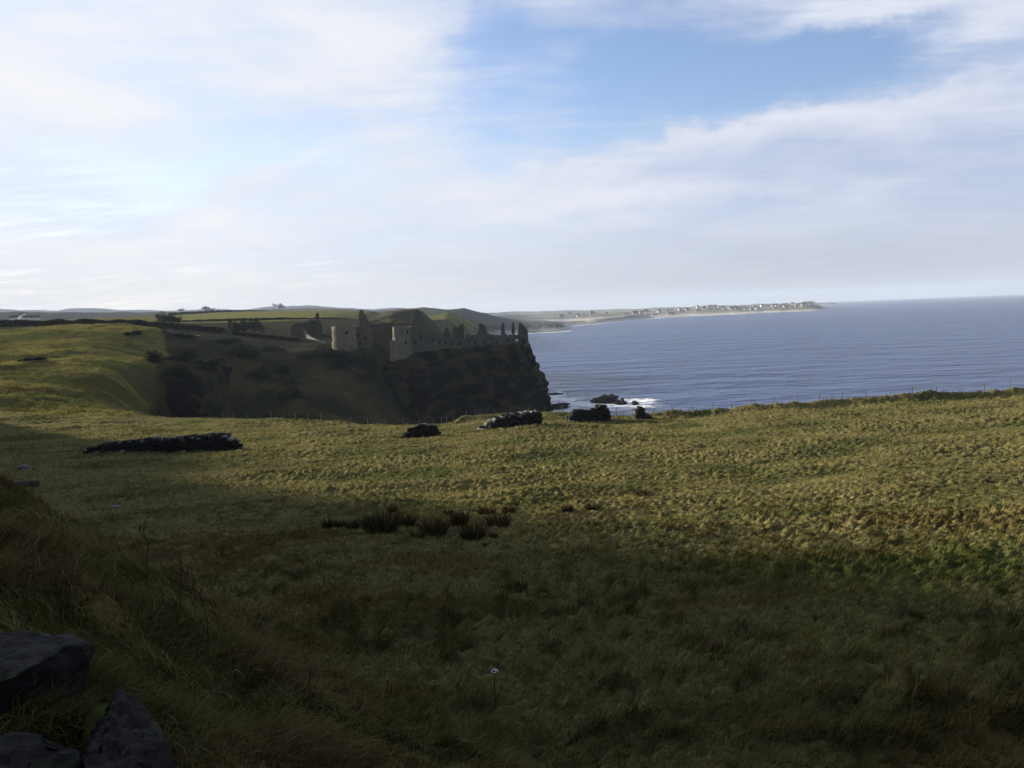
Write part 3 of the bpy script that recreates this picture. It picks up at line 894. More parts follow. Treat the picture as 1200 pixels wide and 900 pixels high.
rubble('longest low tumbled stone wall, pale stones along its top, on the left of the field', (XY(92, 79), XY(276, 76)), [(0, .55), (.08, .95), (.25, 1.25), (.5, 1.45), (.8, 1.75), (.92, 1.8), (.97, 1.2), (1, .5)], .9, pale=.45, seed=3)
rubble('short dark stump of stone wall left of the middle of the fence', (XY(462, 84), XY(511, 84)), [(0, .3), (.18, .6), (.3, 1.35), (.6, 1.6), (.9, 1.5), (1, .6)], 1.1, pale=.2, seed=4)
rubble('sloping stone wall with pale top stones in front of the castle crag', (XY(560, 91), XY(632, 96)), [(0, .3), (.12, .9), (.3, 1.5), (.6, 1.75), (.9, 1.9), (1, 1.5)], 1.1, pale=.6, seed=5)
rubble('tall dark wall with a notch in its top in front of the surf rocks', (XY(664, 104), XY(713, 105)), [(0, .8), (.1, 1.7), (.2, 2.0), (.5, 1.75), (.7, 1.9), (.8, 2.5), (.92, 2.3), (1, 1.2)], 1.3, pale=.05, seed=6)
rubble('small rounded stack of stones at the right end of the ruined walls', (XY(744, 112), XY(763, 112)), [(0, 1.2), (.25, 2.0), (.5, 1.6), (.8, 1.0), (1, .4)], 1.4, pale=.1, seed=8)

# ------------------------------------------------------------------ foreground boulders
FOOT = []


def plan_hull(p):
    p = sorted(map(tuple, p)); 
    def half(q):
        o = []
        for a in q:
            while len(o) > 1 and (o[-1][0] - o[-2][0]) * (a[1] - o[-2][1]) - (o[-1][1] - o[-2][1]) * (a[0] - o[-2][0]) <= 0: o.pop()
            o.append(a)
        return o[:-1]
    return np.array(half(p) + half(p[::-1]))


def on_boulder(X, Y):
    m = np.zeros(X.shape, bool)
    for h in FOOT:
        i_ = np.ones(X.shape, bool)
        h = h.mean(0) + (h - h.mean(0)) * .5
        for a, b_ in zip(h, np.roll(h, -1, 0)):
            i_ &= (b_[0] - a[0]) * (Y - a[1]) - (b_[1] - a[1]) * (X - a[0]) > -.01
        m |= i_
    return m


def hull_rock(name, pts, label, mat, tint, sub=4, amp=.03, seed=0):
    bm = bmesh.new()
    for p in pts: bm.verts.new(p)
    r_ = bmesh.ops.convex_hull(bm, input=bm.verts)
    bmesh.ops.delete(bm, geom=[v for v in r_['geom_interior'] if isinstance(v, bmesh.types.BMVert)], context='VERTS')
    bmesh.ops.triangulate(bm, faces=bm.faces)
    for _ in range(sub):
        bmesh.ops.subdivide_edges(bm, edges=[e for e in bm.edges if e.calc_length() > .05], cuts=1, use_grid_fill=True)
        bmesh.ops.triangulate(bm, faces=bm.faces)
    bm.normal_update()
    v = np.array([x.co[:] for x in bm.verts]); nn = np.array([x.normal[:] for x in bm.verts])
    q = fbm3(v[:, 0] * 3 + seed, v[:, 1] * 3, v[:, 2] * 5, seed, 5)
    q2 = np.abs(fbm3(v[:, 0] * 9, v[:, 1] * 9 + seed, v[:, 2] * 20, seed + 2, 4))
    v = v + nn * (amp * 1.2 * q - amp * 1.5 * q2)[:, None]
    f = [tuple(x.index for x in p.verts) for p in bm.faces]
    bm.free()
    c = v.mean(0); FOOT.append(plan_hull(v[:, :2]))
    me = raw_mesh(name, v - c, None, np.array(f), smooth=False)
    col = np.array(tint) * (1 + .5 * q[:, None])
    moss = ss(.25, .6, fbm3(v[:, 0] * 4, v[:, 1] * 4, v[:, 2] * 4, seed + 7, 3)) * ss(.2, .8, nn[:, 2])
    col = lerp3(col, (.05, .055, .015), moss * .6)
    set_col(me, np.maximum(col, .004))
    o = obj(name, me, mat); o.location = c
    return tag(o, label, 'boulder')


def PP(l): return [P(*p) for p in l]


hull_rock('boulder', PP([(-70, 738, 3.3), (20, 742, 3.35), (62, 748, 3.3), (101, 747, 3.15), (-70, 835, 2.45), (0, 796, 2.55), (36, 781, 2.6), (78, 757, 2.85), (108, 762, 3.0), (111, 830, 3.05), (95, 870, 2.8), (40, 868, 2.55), (-70, 870, 2.4), (100, 850, 3.5), (-70, 800, 3.7)]),
          'large dark boulder with a flat slate-grey top in the bottom left corner', M_ROCK, (.0075, .0073, .0075), seed=2)
hull_rock('boulder', PP([(143, 804, 2.75), (128, 822, 2.6), (160, 818, 2.7), (182, 826, 2.7), (205, 858, 2.65), (222, 905, 2.55), (110, 850, 2.35), (85, 905, 2.1), (150, 905, 2.1), (230, 960, 2.5), (80, 960, 2.1), (190, 960, 3.2), (110, 900, 3.2), (150, 850, 3.0)]),
          'dark rough boulder with a pointed top right of the flat-topped one', M_ROCK, (.006, .0058, .006), seed=5)
hull_rock('boulder', PP([(-60, 858, 2.3), (10, 856, 2.35), (60, 866, 2.35), (95, 880, 2.3), (100, 930, 2.15), (-60, 930, 1.95), (60, 960, 2.0), (-60, 960, 2.4), (90, 930, 2.6)]),
          'low mossy rock at the very bottom left below the flat-topped boulder', M_ROCK, (.010, .0097, .0095), seed=9)

for px, py_, D, s_, lab in [(18, 538, 70, .42, 'pale grey rounded stone alone in the field at the left edge'), (219, 598, 44, .14, 'small white stone lying in the brown grass on the left'), (121, 610, 44, .2, 'flat grey stone lying in the dark grass above the bank')]:
    p = at(px, D)
    tag(rock('field_stone', (p[0], p[1], p[2] + s_ * .35), (s_ * 1.5, s_, s_ * .6), 60 + int(px), M_ROCK, 3, .3, (.13, .13, .135)), lab, 'stone')
# fallen post at the left edge
p0 = at(-45, 56); p1 = at(32, 55)
mb = MB()
d = np.array(p1) - np.array(p0); d[2] = 0; L = np.linalg.norm(d); d /= L; side_ = np.array([-d[1], d[0], 0])
ring = []
for i in range(9):
    t = i / 8
    c_ = np.array(p0) + d * L * t; c_[2] = p0[2] + (p1[2] - p0[2]) * t + .24
    for k in range(8):
        a = math.pi * 2 * k / 8; r_ = .2 * (1 + .12 * random.uniform(-1, 1))
        ring.append(c_ + side_ * math.cos(a) * r_ + np.array([0, 0, math.sin(a) * r_]))
fc = [(i * 8 + k, i * 8 + (k + 1) % 8, i * 8 + 8 + (k + 1) % 8, i * 8 + 8 + k) for i in range(8) for k in range(8)] + [tuple(range(7, -1, -1)), tuple(64 + k for k in range(8))]
mb.add(ring, fc, (.05, .05, .055))
tag(mb.build('fallen_log', M_WOOD, None, origin=tuple(p1)), 'dark weathered log lying on the grass at the left edge', 'log')


# ------------------------------------------------------------------ fences
def fence(name, label, path, h=1.15, wires=(.45, .75, 1.02), rad=.055):
    org = at(*path[0])
    root = empty(name, org, label, 'fence', 'wire fences along the cliff edge')
    tops = []
    for px, D in path:
        p = at(px, D); lean = random.uniform(-.05, .05); hh = h * random.uniform(.85, 1.1)
        mb = MB(); V_ = []; n_ = 7
        for z_, r_ in ((-.3, rad), (hh - .05, rad * .92), (hh, rad * .5)):
            for k in range(n_):
                a = 2 * math.pi * k / n_
                V_.append((p[0] + math.cos(a) * r_ + lean * z_, p[1] + math.sin(a) * r_, p[2] + z_))
        f_ = [(i * n_ + k, i * n_ + (k + 1) % n_, i * n_ + n_ + (k + 1) % n_, i * n_ + n_ + k) for i in range(2) for k in range(n_)] + [tuple(2 * n_ + k for k in range(n_))]
        g = random.uniform(.11, .2)
        mb.add(V_, f_, (g, g * .97, g * .9)); mb.build('post', M_WOOD, root)
        tops.append((p, lean, hh))
    for w in wires:
        mb = MB()
        for (p, l1, h1), (q, l2, h2) in zip(tops, tops[1:]):
            a = np.array([p[0] + l1 * w, p[1], p[2] + w * h1 / h]); b_ = np.array([q[0] + l2 * w, q[1], q[2] + w * h2 / h]); r_ = .004
            V_ = [a + (0, 0, r_), a + (0, -r_, -r_), a + (0, r_, -r_), b_ + (0, 0, r_), b_ + (0, -r_, -r_), b_ + (0, r_, -r_)]
            mb.add(V_, [(0, 1, 4, 3), (1, 2, 5, 4), (2, 0, 3, 5)], (.12, .12, .12))
        mb.build('wire', M_WOOD, root)
    return root


def edge_D(px): return float(np.interp(math.atan((px - 600) / F), E_AZ, E_D))


fence('wire_fence', 'thin post and wire fence running down the rough hill on the left', [(88, 168), (102, 165), (126, 160), (150, 156), (164, 150), (178, 145), (205, 139), (232, 134)])
fence('wire_fence', 'post and wire fence on the field edge above the dark ravine', [(x, edge_D(x) - .8) for x in (256, 270, 285, 299, 314, 329, 343, 358, 373, 390, 408, 428, 449, 470, 490, 505, 515, 521, 529)])
fence('wire_fence', 'short wire fence behind the ruined stone walls in front of the crag', [(x, edge_D(x) - .8) for x in (529, 545, 561, 577, 597, 618, 637, 658, 680, 702, 722, 741, 766)])
fence('wire_fence', 'long post and wire fence on the grassy bank against the sea', [(x, edge_D(x) - 1.6) for x in (766, 788, 812, 835, 858, 882, 909, 936, 962, 989, 1017, 1046, 1072, 1100, 1129, 1157, 1187, 1216, 1245)])


# ------------------------------------------------------------------ shrubs and trees
def leaf_cloud(n_, size, leaf, seed, lobes=6, bottom=-.6):
    g = np.random.default_rng(seed)
    cs = g.normal(0, .42, (lobes, 3)); cs[:, 2] = np.abs(cs[:, 2]) * .9 - .25
    k = g.integers(0, lobes, n_)
    d = g.normal(0, 1, (n_, 3)); d /= np.linalg.norm(d, axis=1)[:, None]
    r_ = g.uniform(.25, 1, n_) ** .5 * g.uniform(.35, .62, lobes)[k]
    p = cs[k] + d * r_[:, None]
    p[:, 2] = np.maximum(p[:, 2], bottom + .2 * g.random(n_))
    p = p * np.array(size)
    a = g.normal(0, 1, (n_, 3)); a /= np.linalg.norm(a, axis=1)[:, None]
    b_ = np.cross(a, g.normal(0, 1, (n_, 3))); b_ /= np.linalg.norm(b_, axis=1)[:, None]
    s_ = leaf * g.uniform(.6, 1.4, n_)[:, None]
    V_ = np.stack([p - a * s_, p - b_ * s_ * .5, p + a * s_, p + b_ * s_ * .5], 1).reshape(-1, 3)
    return V_, np.arange(n_ * 4).reshape(-1, 4), k


def bush(px, D, size, label, seed, tint=(.020, .023, .012), n_=1400, group='scrub bushes in the ravine', sink=.25, leaf=.28):
    p = at(px, D)
    V_, Q, k = leaf_cloud(n_, size, leaf, seed)
    me = raw_mesh('bush', V_, Q, smooth=False)
    c = np.array(tint) * np.random.default_rng(seed).uniform(.7, 1.4, n_)[:, None]
    set_col(me, np.repeat(c, 4, 0))
    o = obj('bush', me, M_LEAF); o.location = (p[0], p[1], p[2] + size[2] * sink)
    return tag(o, label, 'bush', group)


BUSHES = [(344, 276, (5.0, 4.5, 5.2), 'round dark bush standing alone on the ravine slope'),
          (278, 322, (5.5, 5, 5.0), 'dark thicket at the head of the ravine right of the cliff'),
          (292, 325, (4.5, 4, 5.4), 'upright dark bush in the notch of the ravine'),
          (303, 305, (3.4, 3, 4.2), 'narrow dark bush at the bottom of the ravine notch'),
          (360, 332, (6, 4, 2.6), 'low scrub along the crest of the grassy knob'),
          (378, 338, (6, 4.5, 4.6), 'dark scrub on the slope below the gatehouse wall'),
          (396, 342, (6.5, 4, 5.2), 'tallest dark bush against the foot of the round gatehouse tower'),
          (412, 340, (6.5, 4.5, 4.6), 'wide dark bush below the gatehouse range'),
          (428, 338, (6, 5, 5), 'dark bush between the gatehouse and the crag'),
          (446, 352, (5.5, 4, 5.2), 'yellow-green sunlit bush left of the castle tower'),
          (195, 262, (4.5, 3.5, 2.8), 'ragged bush at the left end of the dark cliff top'),
          (216, 255, (5, 3.5, 3.0), 'spreading bush in the middle of the dark cliff top'),
          (240, 256, (4.5, 3.5, 3.2), 'dense bush at the right end of the dark cliff top'),
          (215, 320, (8, 3.5, 1.8), 'long low scrub patch below the pale road'),
          (262, 345, (7, 4, 2.2), 'low scrub patch right of the pale road'),
          (318, 350, (8, 4, 2.0), 'broad low scrub patch under the small trees'),
          (159, 308, (3.2, 2.5, 1.6), 'single dark gorse bush on the sunlit hill'),
          (452, 336, (5.5, 3.5, 4.6), 'dark ivy-like scrub below the sunlit castle tower'),
          (332, 318, (4.2, 3.4, 3.0), 'dark low bush left of the grassy knob'),
          (405, 322, (6, 4.5, 3.6), 'dark scrub in the hollow under the gatehouse bushes'),
          (424, 316, (6, 5, 4.4), 'dark bush low in the ravine beside the crag'),
          (180, 248, (4.2, 3.0, 3.2), 'dark bush at the upper left corner of the rock face'),
          (206, 240, (5, 3.0, 2.6), 'dark scrub hanging over the middle of the rock face'),
          (37, 232, (3.6, 1.6, .8), 'flat dark patch of scrub on the left hill')]
for i, (px, D, sz, lab) in enumerate(BUSHES):
    bush(px, D, sz, lab, 200 + i, (.065, .06, .02) if 'yellow' in lab else (.009, .011, .007))


def tree(px, D, h, w, label, seed, tint=(.022, .026, .014), group='small trees behind the ravine', trunk=.25, n_=1100):
    p = at(px, D)
    root = empty('tree', p, label, 'tree', group)
    mb = MB(); n_ring = 7; rr = random.Random(seed)
    def limb(a, b_, r0, r1):
        a = np.array(a); b_ = np.array(b_); ax = (b_ - a) / np.linalg.norm(b_ - a); s1 = np.cross(ax, [.3, .9, .2]); s1 /= np.linalg.norm(s1); s2 = np.cross(ax, s1)
        V_ = []
        for q, r_ in ((a, r0), (b_, r1)):
            for k in range(n_ring):
                t = 2 * math.pi * k / n_ring; V_.append(q + (s1 * math.cos(t) + s2 * math.sin(t)) * r_)
        mb.add(V_, [(k, (k + 1) % n_ring, n_ring + (k + 1) % n_ring, n_ring + k) for k in range(n_ring)] + [tuple(n_ring + k for k in range(n_ring))], (.05, .042, .034))
    limb((p[0], p[1], p[2] - .4), (p[0] + .2, p[1], p[2] + h * .5), w * .07, w * .045)
    for k in range(5):
        a = rr.uniform(0, 6.28); limb((p[0] + .1, p[1], p[2] + h * rr.uniform(.25, .45)), (p[0] + math.cos(a) * w * .35, p[1] + math.sin(a) * w * .35, p[2] + h * rr.uniform(.6, .8)), w * .03, w * .012)
    mb.build('trunk', M_WOOD, root)
    V_, Q, k = leaf_cloud(n_, (w * .55, w * .5, h * .62), max(.24, w * .05), seed, 10, -.8)
    V_[:, 2] += h * .5
    me = raw_mesh('crown', V_, Q, smooth=False)
    c = np.array(tint) * np.random.default_rng(seed).uniform(.6, 1.5, n_)[:, None]
    set_col(me, np.repeat(c, 4, 0))
    obj('crown', me, M_LEAF, root)
    return root


for i, (px, D, h, w, lab) in enumerate([(281, 405, 6.0, 6.5, 'small round tree just right of the lone stone pillar'), (291, 406, 7.4, 6, 'second tree right of the lone stone pillar'), (300, 404, 8.0, 5.5, 'taller tree in the middle of the small tree row'),
                                       (308, 406, 7.6, 5, 'rightmost tree of the row beside the lone stone pillar'), (199, 470, 5.6, 6, 'left tree of the square dark clump beside the bright pasture'), (206, 468, 6.2, 6, 'middle tree of the square dark clump beside the bright pasture'),
                                       (213, 470, 6.0, 5.5, 'right tree of the square dark clump beside the bright pasture'), (192, 700, 7.0, 9, 'small lone tree on the skyline field above the road')]):
    tree(px, D, h, w, lab, 300 + i)
for i, (px, D, h, w, lab) in enumerate([(218, 3150, 15, 26, 'hazy tree on the far skyline above the pasture, left one'), (247, 3150, 21, 46, 'hazy broad tree clump on the far skyline above the pasture'), (333, 3200, 22, 40, 'hazy tree on the far ridge above the ruined houses')]):
    tree(px, D, h, w, lab, 330 + i, group='trees on the far skyline', n_=500)


def hedge(label, path, h, w, seed, tint=(.014, .015, .010), leaf=.35, per=80):
    """dense leafy strip that follows the ground"""
    pts = [at(px, D) for px, D in path]
    g = np.random.default_rng(seed); V_ = []; C_ = []
    for a, b_ in zip(pts, pts[1:]):
        L = np.hypot(b_[0] - a[0], b_[1] - a[1]); n_ = int(L * per)
        t = g.random(n_); x = a[0] + (b_[0] - a[0]) * t; y = a[1] + (b_[1] - a[1]) * t
        hz = h * (.8 + .25 * perlin(x * .12, y * .12, seed)); u = g.random(n_) ** .7
        z = a[2] + (b_[2] - a[2]) * t + u * hz - .2
        p = np.stack([x + g.normal(0, w * .4, n_), y + g.normal(0, w * .4, n_), z], 1)
        A = g.normal(0, 1, (n_, 3)); A /= np.linalg.norm(A, axis=1)[:, None]; B = np.cross(A, g.normal(0, 1, (n_, 3))); B /= np.linalg.norm(B, axis=1)[:, None]
        s_ = leaf * g.uniform(.7, 1.5, n_)[:, None]
        V_.append(np.stack([p - A * s_, p - B * s_ * .6, p + A * s_, p + B * s_ * .6], 1).reshape(-1, 3))
        C_.append(np.repeat(np.array(tint) * g.uniform(.6, 1.5, n_)[:, None], 4, 0))
    V_ = np.concatenate(V_); o_ = np.array(pts[0])
    me = raw_mesh('hedge', V_ - o_, np.arange(len(V_)).reshape(-1, 4), smooth=False); set_col(me, np.concatenate(C_))
    o = obj('hedge', me, M_LEAF); o.location = pts[0]
    return tag(o, label, 'hedge', 'hedges between the fields')


hedge('long straight dark hedge along the top of the sunlit hill', [(-40, 420), (20, 415), (60, 412), (110, 412), (160, 410), (190, 405)], 4.2, 1.4, 401, leaf=.45)
hedge('dark hedge below the pasture between the clump of trees and the pillar', [(180, 400), (215, 405), (250, 400), (266, 398)], 3.2, 2.2, 402, leaf=.4)
hedge('dark hedge sloping down right of the lone pillar', [(272, 395), (300, 392), (330, 388), (352, 384)], 2.0, 1.5, 403, leaf=.35)
hedge('thin far hedge line crossing the bright pasture', [(205, 1010), (240, 1080), (275, 1150), (305, 1240), (330, 1300)], 4.0, 2, 404, leaf=.8, per=20)
hedge('dark hedge along the lower edge of the bright pasture', [(215, 640), (270, 642), (330, 645), (390, 648), (432, 650)], 2.2, 1.5, 405, leaf=.55, per=40)

# pale road
pts = [(180, 392.5), (200, 378), (222, 372), (240, 370)]
mb = MB(); V_ = []
for i in range(25):
    t = i / 24 * 3; k = min(2, int(t)); f_ = t - k
    px = pts[k][0] + (pts[k + 1][0] - pts[k][0]) * f_; D = pts[k][1] + (pts[k + 1][1] - pts[k][1]) * f_
    for dd in (-1.6, 1.6):
        q = at(px, D + dd); V_.append((q[0], q[1], q[2] + .25))
mb.add(V_, [(2 * i, 2 * i + 2, 2 * i + 3, 2 * i + 1) for i in range(24)], (.20, .19, .18))
tag(mb.build('road', M_PLASTER), kind='structure')


# ------------------------------------------------------------------ houses
def house_mesh(mb_w, mb_r, c, w, d, h, roof, rot, wc, rc):
    ca, sa = math.cos(rot), math.sin(rot)
    def T_(x, y, z): return (c[0] + x * ca - y * sa, c[1] + x * sa + y * ca, c[2] + z)
    w2, d2 = w / 2, d / 2
    v = [T_(-w2, -d2, -1), T_(w2, -d2, -1), T_(w2, d2, -1), T_(-w2, d2, -1), T_(-w2, -d2, h), T_(w2, -d2, h), T_(w2, d2, h), T_(-w2, d2, h), T_(-w2, 0, h + roof), T_(w2, 0, h + roof)]
    mb_w.add(v, [(0, 1, 5, 4), (2, 3, 7, 6), (1, 2, 6, 9, 5), (3, 0, 4, 8, 7)], wc)
    e = .35
    r_ = [T_(-w2 - e, -d2 - e, h - e * .6), T_(w2 + e, -d2 - e, h - e * .6), T_(w2 + e, 0, h + roof + .06), T_(-w2 - e, 0, h + roof + .06), T_(w2 + e, d2 + e, h - e * .6), T_(-w2 - e, d2 + e, h - e * .6)]
    mb_r.add(r_, [(0, 1, 2, 3), (3, 2, 4, 5)], rc)


WHITE = (.80, .79, .76); SLATE = (.09, .09, .10)
for px, D, w, h, rot, lab in [(24, 880, 9, 3.6, .2, 'leftmost white farmhouse beyond the long hedge'), (33, 900, 7, 6.5, -.3, 'tall narrow white farmhouse beyond the long hedge'), (40, 880, 10, 3.8, .1, 'middle white farm cottage with a dark roof beyond the hedge'), (48, 870, 9, 3.4, .5, 'rightmost white farm cottage beyond the long hedge')]:
    p = at(px, D); p[2] += .3
    root = empty('farmhouse', p, lab, 'house', 'white farmhouses beyond the hedge')
    a = MB(); b_ = MB(); house_mesh(a, b_, p, w, 6, h, 2.4, rot, WHITE, SLATE); wl = a.build('wall', M_PLASTER, root); b_.build('roof', M_PLASTER, root)
    ms = MB()
    for k in (-.28, .05, .3):
        x = k * w; y = -3.02
        ca, sa = math.cos(rot), math.sin(rot)
        vs = [(x - .35, y, 1.1), (x + .35, y, 1.1), (x + .35, y, 2.0), (x - .35, y, 2.0)]
        ms = MB(); ms.add([(p[0] + X_ * ca - Y_ * sa, p[1] + X_ * sa + Y_ * ca, p[2] + Z_) for X_, Y_, Z_ in vs], [(0, 1, 2, 3)]); ms.build('window', M_DARK, wl)
barn = at(185, 3000)
for px, D, w, h, lab in [(180, 2950, 40, 9, 'long low farm building on the far skyline, left of the hazy trees'), (191, 2980, 34, 10, 'right-hand long farm building on the far skyline')]:
    p = at(px, D); a = MB(); house_mesh(a, a, p, w, 14, h, 4, .1, (.45, .44, .43), (.2, .2, .2))
    tag(a.build('farm_building', M_PLASTER, None, origin=tuple(p)), lab, 'building', 'farm buildings on the skyline')

# the seaside town: small white and cream houses along the far shore
random.seed(21)
proto = []
for k, (wc, rc) in enumerate([((.5, .49, .47), SLATE), ((.42, .39, .32), SLATE), ((.34, .31, .28), (.16, .1, .08)), ((.62, .61, .6), (.13, .13, .13))]):
    a = MB(); house_mesh(a, a, (0, 0, 0), 15, 10, 7.5, 4.5, 0, wc, rc)
    proto.append(a)
spots = []
for i in range(110):
    t = random.random() ** .8
    px = 735 + 217 * t
    spots.append((px, random.uniform(3650, 4050) if px > 800 else random.uniform(3500, 4000), 'houses of the town along the far shore'))
for i in range(10):
    spots.append((random.uniform(655, 720), random.uniform(3400, 3950), 'houses of the town along the far shore'))
first_mesh = {}
pxs = np.array([s_[0] for s_ in spots]); Ds = np.array([s_[1] for s_ in spots]); XX = (pxs - 600) / F * Ds
ZZ = height(XX[None], Ds[None])[0]
protos = []
for i, ((px, D, grp), x, z) in enumerate(zip(spots, XX, ZZ)):
    if z < 1: continue
    k = random.randrange(4)
    if k not in first_mesh:
        o = proto[k].build('town_house', M_PLASTER, None, origin=(0, 0, 0)); first_mesh[k] = o
    else:
        o = first_mesh[k].copy(); COL.objects.link(o)
    o.location = (x, D, z); o.rotation_euler = (0, 0, random.uniform(-.6, .6))
    s_ = random.uniform(.5, .95); o.scale = (s_ * random.uniform(.8, 1.9), s_, s_ * random.uniform(.8, 1.4))
    tag(o, 'tiny pale house of the seaside town across the bay', 'house', grp)
p = at(949, 4000)
a = MB(); house_mesh(a, a, (0, 0, 0), 60, 20, 12, 3, 0, (.8, .8, .78), (.5, .5, .5))
o = a.build('hotel', M_PLASTER, None, origin=(0, 0, 0)); o.location = p
tag(o, 'bright white block at the seaward end of the far town', 'building')


# ------------------------------------------------------------------ grass
def blades(name, X, Y, L, W, lean_dir, bend, col, label=None):
    n_ = len(X)
    Z = height(X[None], Y[None])[0] - .02
    base = np.stack([X, Y, Z], 1)
    f = rng.uniform(0, 2 * math.pi, n_)
    side = np.stack([np.cos(f), np.sin(f), np.zeros(n_)], 1)
    dv = np.stack([np.cos(lean_dir), np.sin(lean_dir), np.zeros(n_)], 1)
    upv = np.array([0, 0, 1.0])
    def pt(s): return base + upv * (L * (s - .45 * bend * s * s))[:, None] + dv * (L * bend * s * s)[:, None]
    m1 = pt(.55); tip = pt(1.0); w = W[:, None] * .5
    V_ = np.stack([base - side * w, base + side * w, m1 + side * w * .75, m1 - side * w * .75, tip], 1).reshape(-1, 3)
    b_ = np.arange(n_)[:, None] * 5
    me = raw_mesh(name, V_, b_ + np.array([[0, 1, 2, 3]]), b_ + np.array([[3, 2, 4]]))
    set_col(me, np.repeat(col, 5, 0))
    return tag(obj(name, me, M_GRASS), kind='stuff')


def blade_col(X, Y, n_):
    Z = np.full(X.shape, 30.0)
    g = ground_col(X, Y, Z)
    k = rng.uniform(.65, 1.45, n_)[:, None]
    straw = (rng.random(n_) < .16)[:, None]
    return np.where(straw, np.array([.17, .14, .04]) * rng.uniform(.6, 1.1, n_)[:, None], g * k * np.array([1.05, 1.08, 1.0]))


NF = 460000
az = rng.uniform(R(-37), R(37), NF); rho = np.exp(rng.uniform(math.log(6), math.log(131), NF))
X = np.sin(az) * rho; Y = np.cos(az) * rho
De = np.interp(az, E_AZ, E_D) / np.cos(az)
t1 = tuss(X, Y)
keep = (rho < De + .5) & (bank_mask(X, Y) < .5) & (rng.random(NF) < .14 + 2.1 * t1)
X, Y, rho, t1 = X[keep], Y[keep], rho[keep], t1[keep]; n_ = len(X)
edge_b = ss(7, 3, De[keep] - rho) * ss(760, 800, 600 + F * X / Y)
L = (.05 + .10 * rng.random(n_) * (.25 + 2.0 * t1)) * (1 + .35 * ss(40, 15, rho)) * (1 + .7 * dark_tuft(X, Y, rho)) * (1 + rho / 120) + edge_b * .15
W = .006 + .00075 * rho
blades('field_grass', X, Y, L, W, rng.normal(-.5, .8, n_), rng.uniform(.3, 1.0, n_), blade_col(X, Y, n_))

NH = 90000
pxh = rng.uniform(-60, 560, NH); D_ = rng.uniform(136, 400, NH)
X = (pxh - 600) / F * D_; Y = D_
lim = np.where(pxh < 200, 345, np.where(pxh < 262, 0, 345))
t_ = perlin(X * .22, Y * .3, 120) + .6 * perlin(X * .7, Y * .9, 121)
D0 = np.interp(np.arctan2(X, Y), E_AZ, E_D) + 3
keep = (D_ < lim) & (D_ > D0) & (pxh < 425) & (t_ + rng.normal(0, .25, NH) > -.05)
keep &= height(X[None], Y[None], False)[0] > 2
X, Y, t_ = X[keep], Y[keep], t_[keep]; n_ = len(X)
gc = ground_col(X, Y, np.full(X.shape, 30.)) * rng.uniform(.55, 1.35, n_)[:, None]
blades('rough_grass', X, Y, rng.uniform(.25, .6, n_) * (1 + .6 * np.clip(t_, 0, 1)), rng.uniform(.12, .3, n_), rng.normal(-.5, .8, n_), rng.uniform(.3, 1, n_), gc)

NB = 380000
az = rng.uniform(R(-42), R(12), NB); rho = rng.uniform(1.3 ** .7, 14 ** .7, NB) ** (1 / .7)
X = np.sin(az) * rho; Y = np.cos(az) * rho
cl = perlin(X * 1.6, Y * 1.6, 90) + .5 * perlin(X * 4, Y * 4, 91)
keep = (bank_mask(X, Y) > .25) & (rng.random(NB) < .80 + .7 * cl) & (rho > 1.9) & ~on_boulder(X, Y)
X, Y, rho, cl = X[keep], Y[keep], rho[keep], cl[keep]; n_ = len(X)
L = ((.08 + .12 * rng.random(n_)) * (1 + .9 * np.clip(cl, -.3, 1)) + .16 * (rng.random(n_) < .02)) * ss(1.5, 6, rho + 1.5)
W = .0026 + .0011 * rho
ld = 3.0 * perlin(X * .7, Y * .7, 95) + rng.normal(-.9, .6, n_)
g = ss(-.2, .4, fbm(X * .6, Y * .6, 104, 3))[:, None]
col = np.array([.140, .110, .042]) * (1 - g) + np.array([.082, .096, .024]) * g
col = col * rng.uniform(.55, 1.4, n_)[:, None]
st = (rng.random(n_) < .13)[:, None]
col = np.where(st, np.array([.25, .21, .11]) * rng.uniform(.6, 1.1, n_)[:, None], col)
blades('bank_grass', X, Y, L, W, ld, rng.uniform(.35, 1.15, n_), col)


# ------------------------------------------------------------------ rushes, weeds, flower
def rush(px, D, h, w, label, seed, n_=160, tint=(.055, .042, .020), group='rush clumps in the field'):
    p = at(px, D); g = np.random.default_rng(seed)
    a = g.uniform(0, 2 * math.pi, n_); r_ = w * .45 * np.sqrt(g.random(n_))
    b_ = np.stack([np.cos(a) * r_, np.sin(a) * r_, np.full(n_, -.05)], 1)
    L = h * g.uniform(.6, 1.1, n_); out_ = w * .55 * g.random(n_)
    tip = b_ + np.stack([np.cos(a) * out_, np.sin(a) * out_, L], 1); mid = b_ * .5 + tip * .5 + np.array([0, 0, .06]) * L[:, None]
    f_ = g.uniform(0, math.pi, n_); s_ = np.stack([np.cos(f_), np.sin(f_), np.zeros(n_)], 1) * (.006 + .0007 * D)
    V_ = np.stack([b_ - s_, b_ + s_, mid + s_ * .8, mid - s_ * .8, tip], 1).reshape(-1, 3); k = np.arange(n_)[:, None] * 5
    me = raw_mesh('rush_clump', V_, k + np.array([[0, 1, 2, 3]]), k + np.array([[3, 2, 4]]), smooth=False)
    set_col(me, np.repeat(np.array(tint) * g.uniform(.5, 1.5, n_)[:, None], 5, 0))
    o = obj('rush_clump', me, M_GRASS); o.location = p
    return tag(o, label, 'plant', group)


def DR(px, py):
    """distance at which the field is seen at this pixel (march along the sight line)"""
    d = RIGHT * (px - 600) / F - UP * (py - 450) / F + FWD
    D = np.exp(np.linspace(math.log(5), math.log(125), 500)); k = D / d[1]
    z = height((d[0] * k)[None], (d[1] * k)[None], False)[0]
    hit = np.argmax(z > CZ + d[2] * k)
    return float(D[hit])


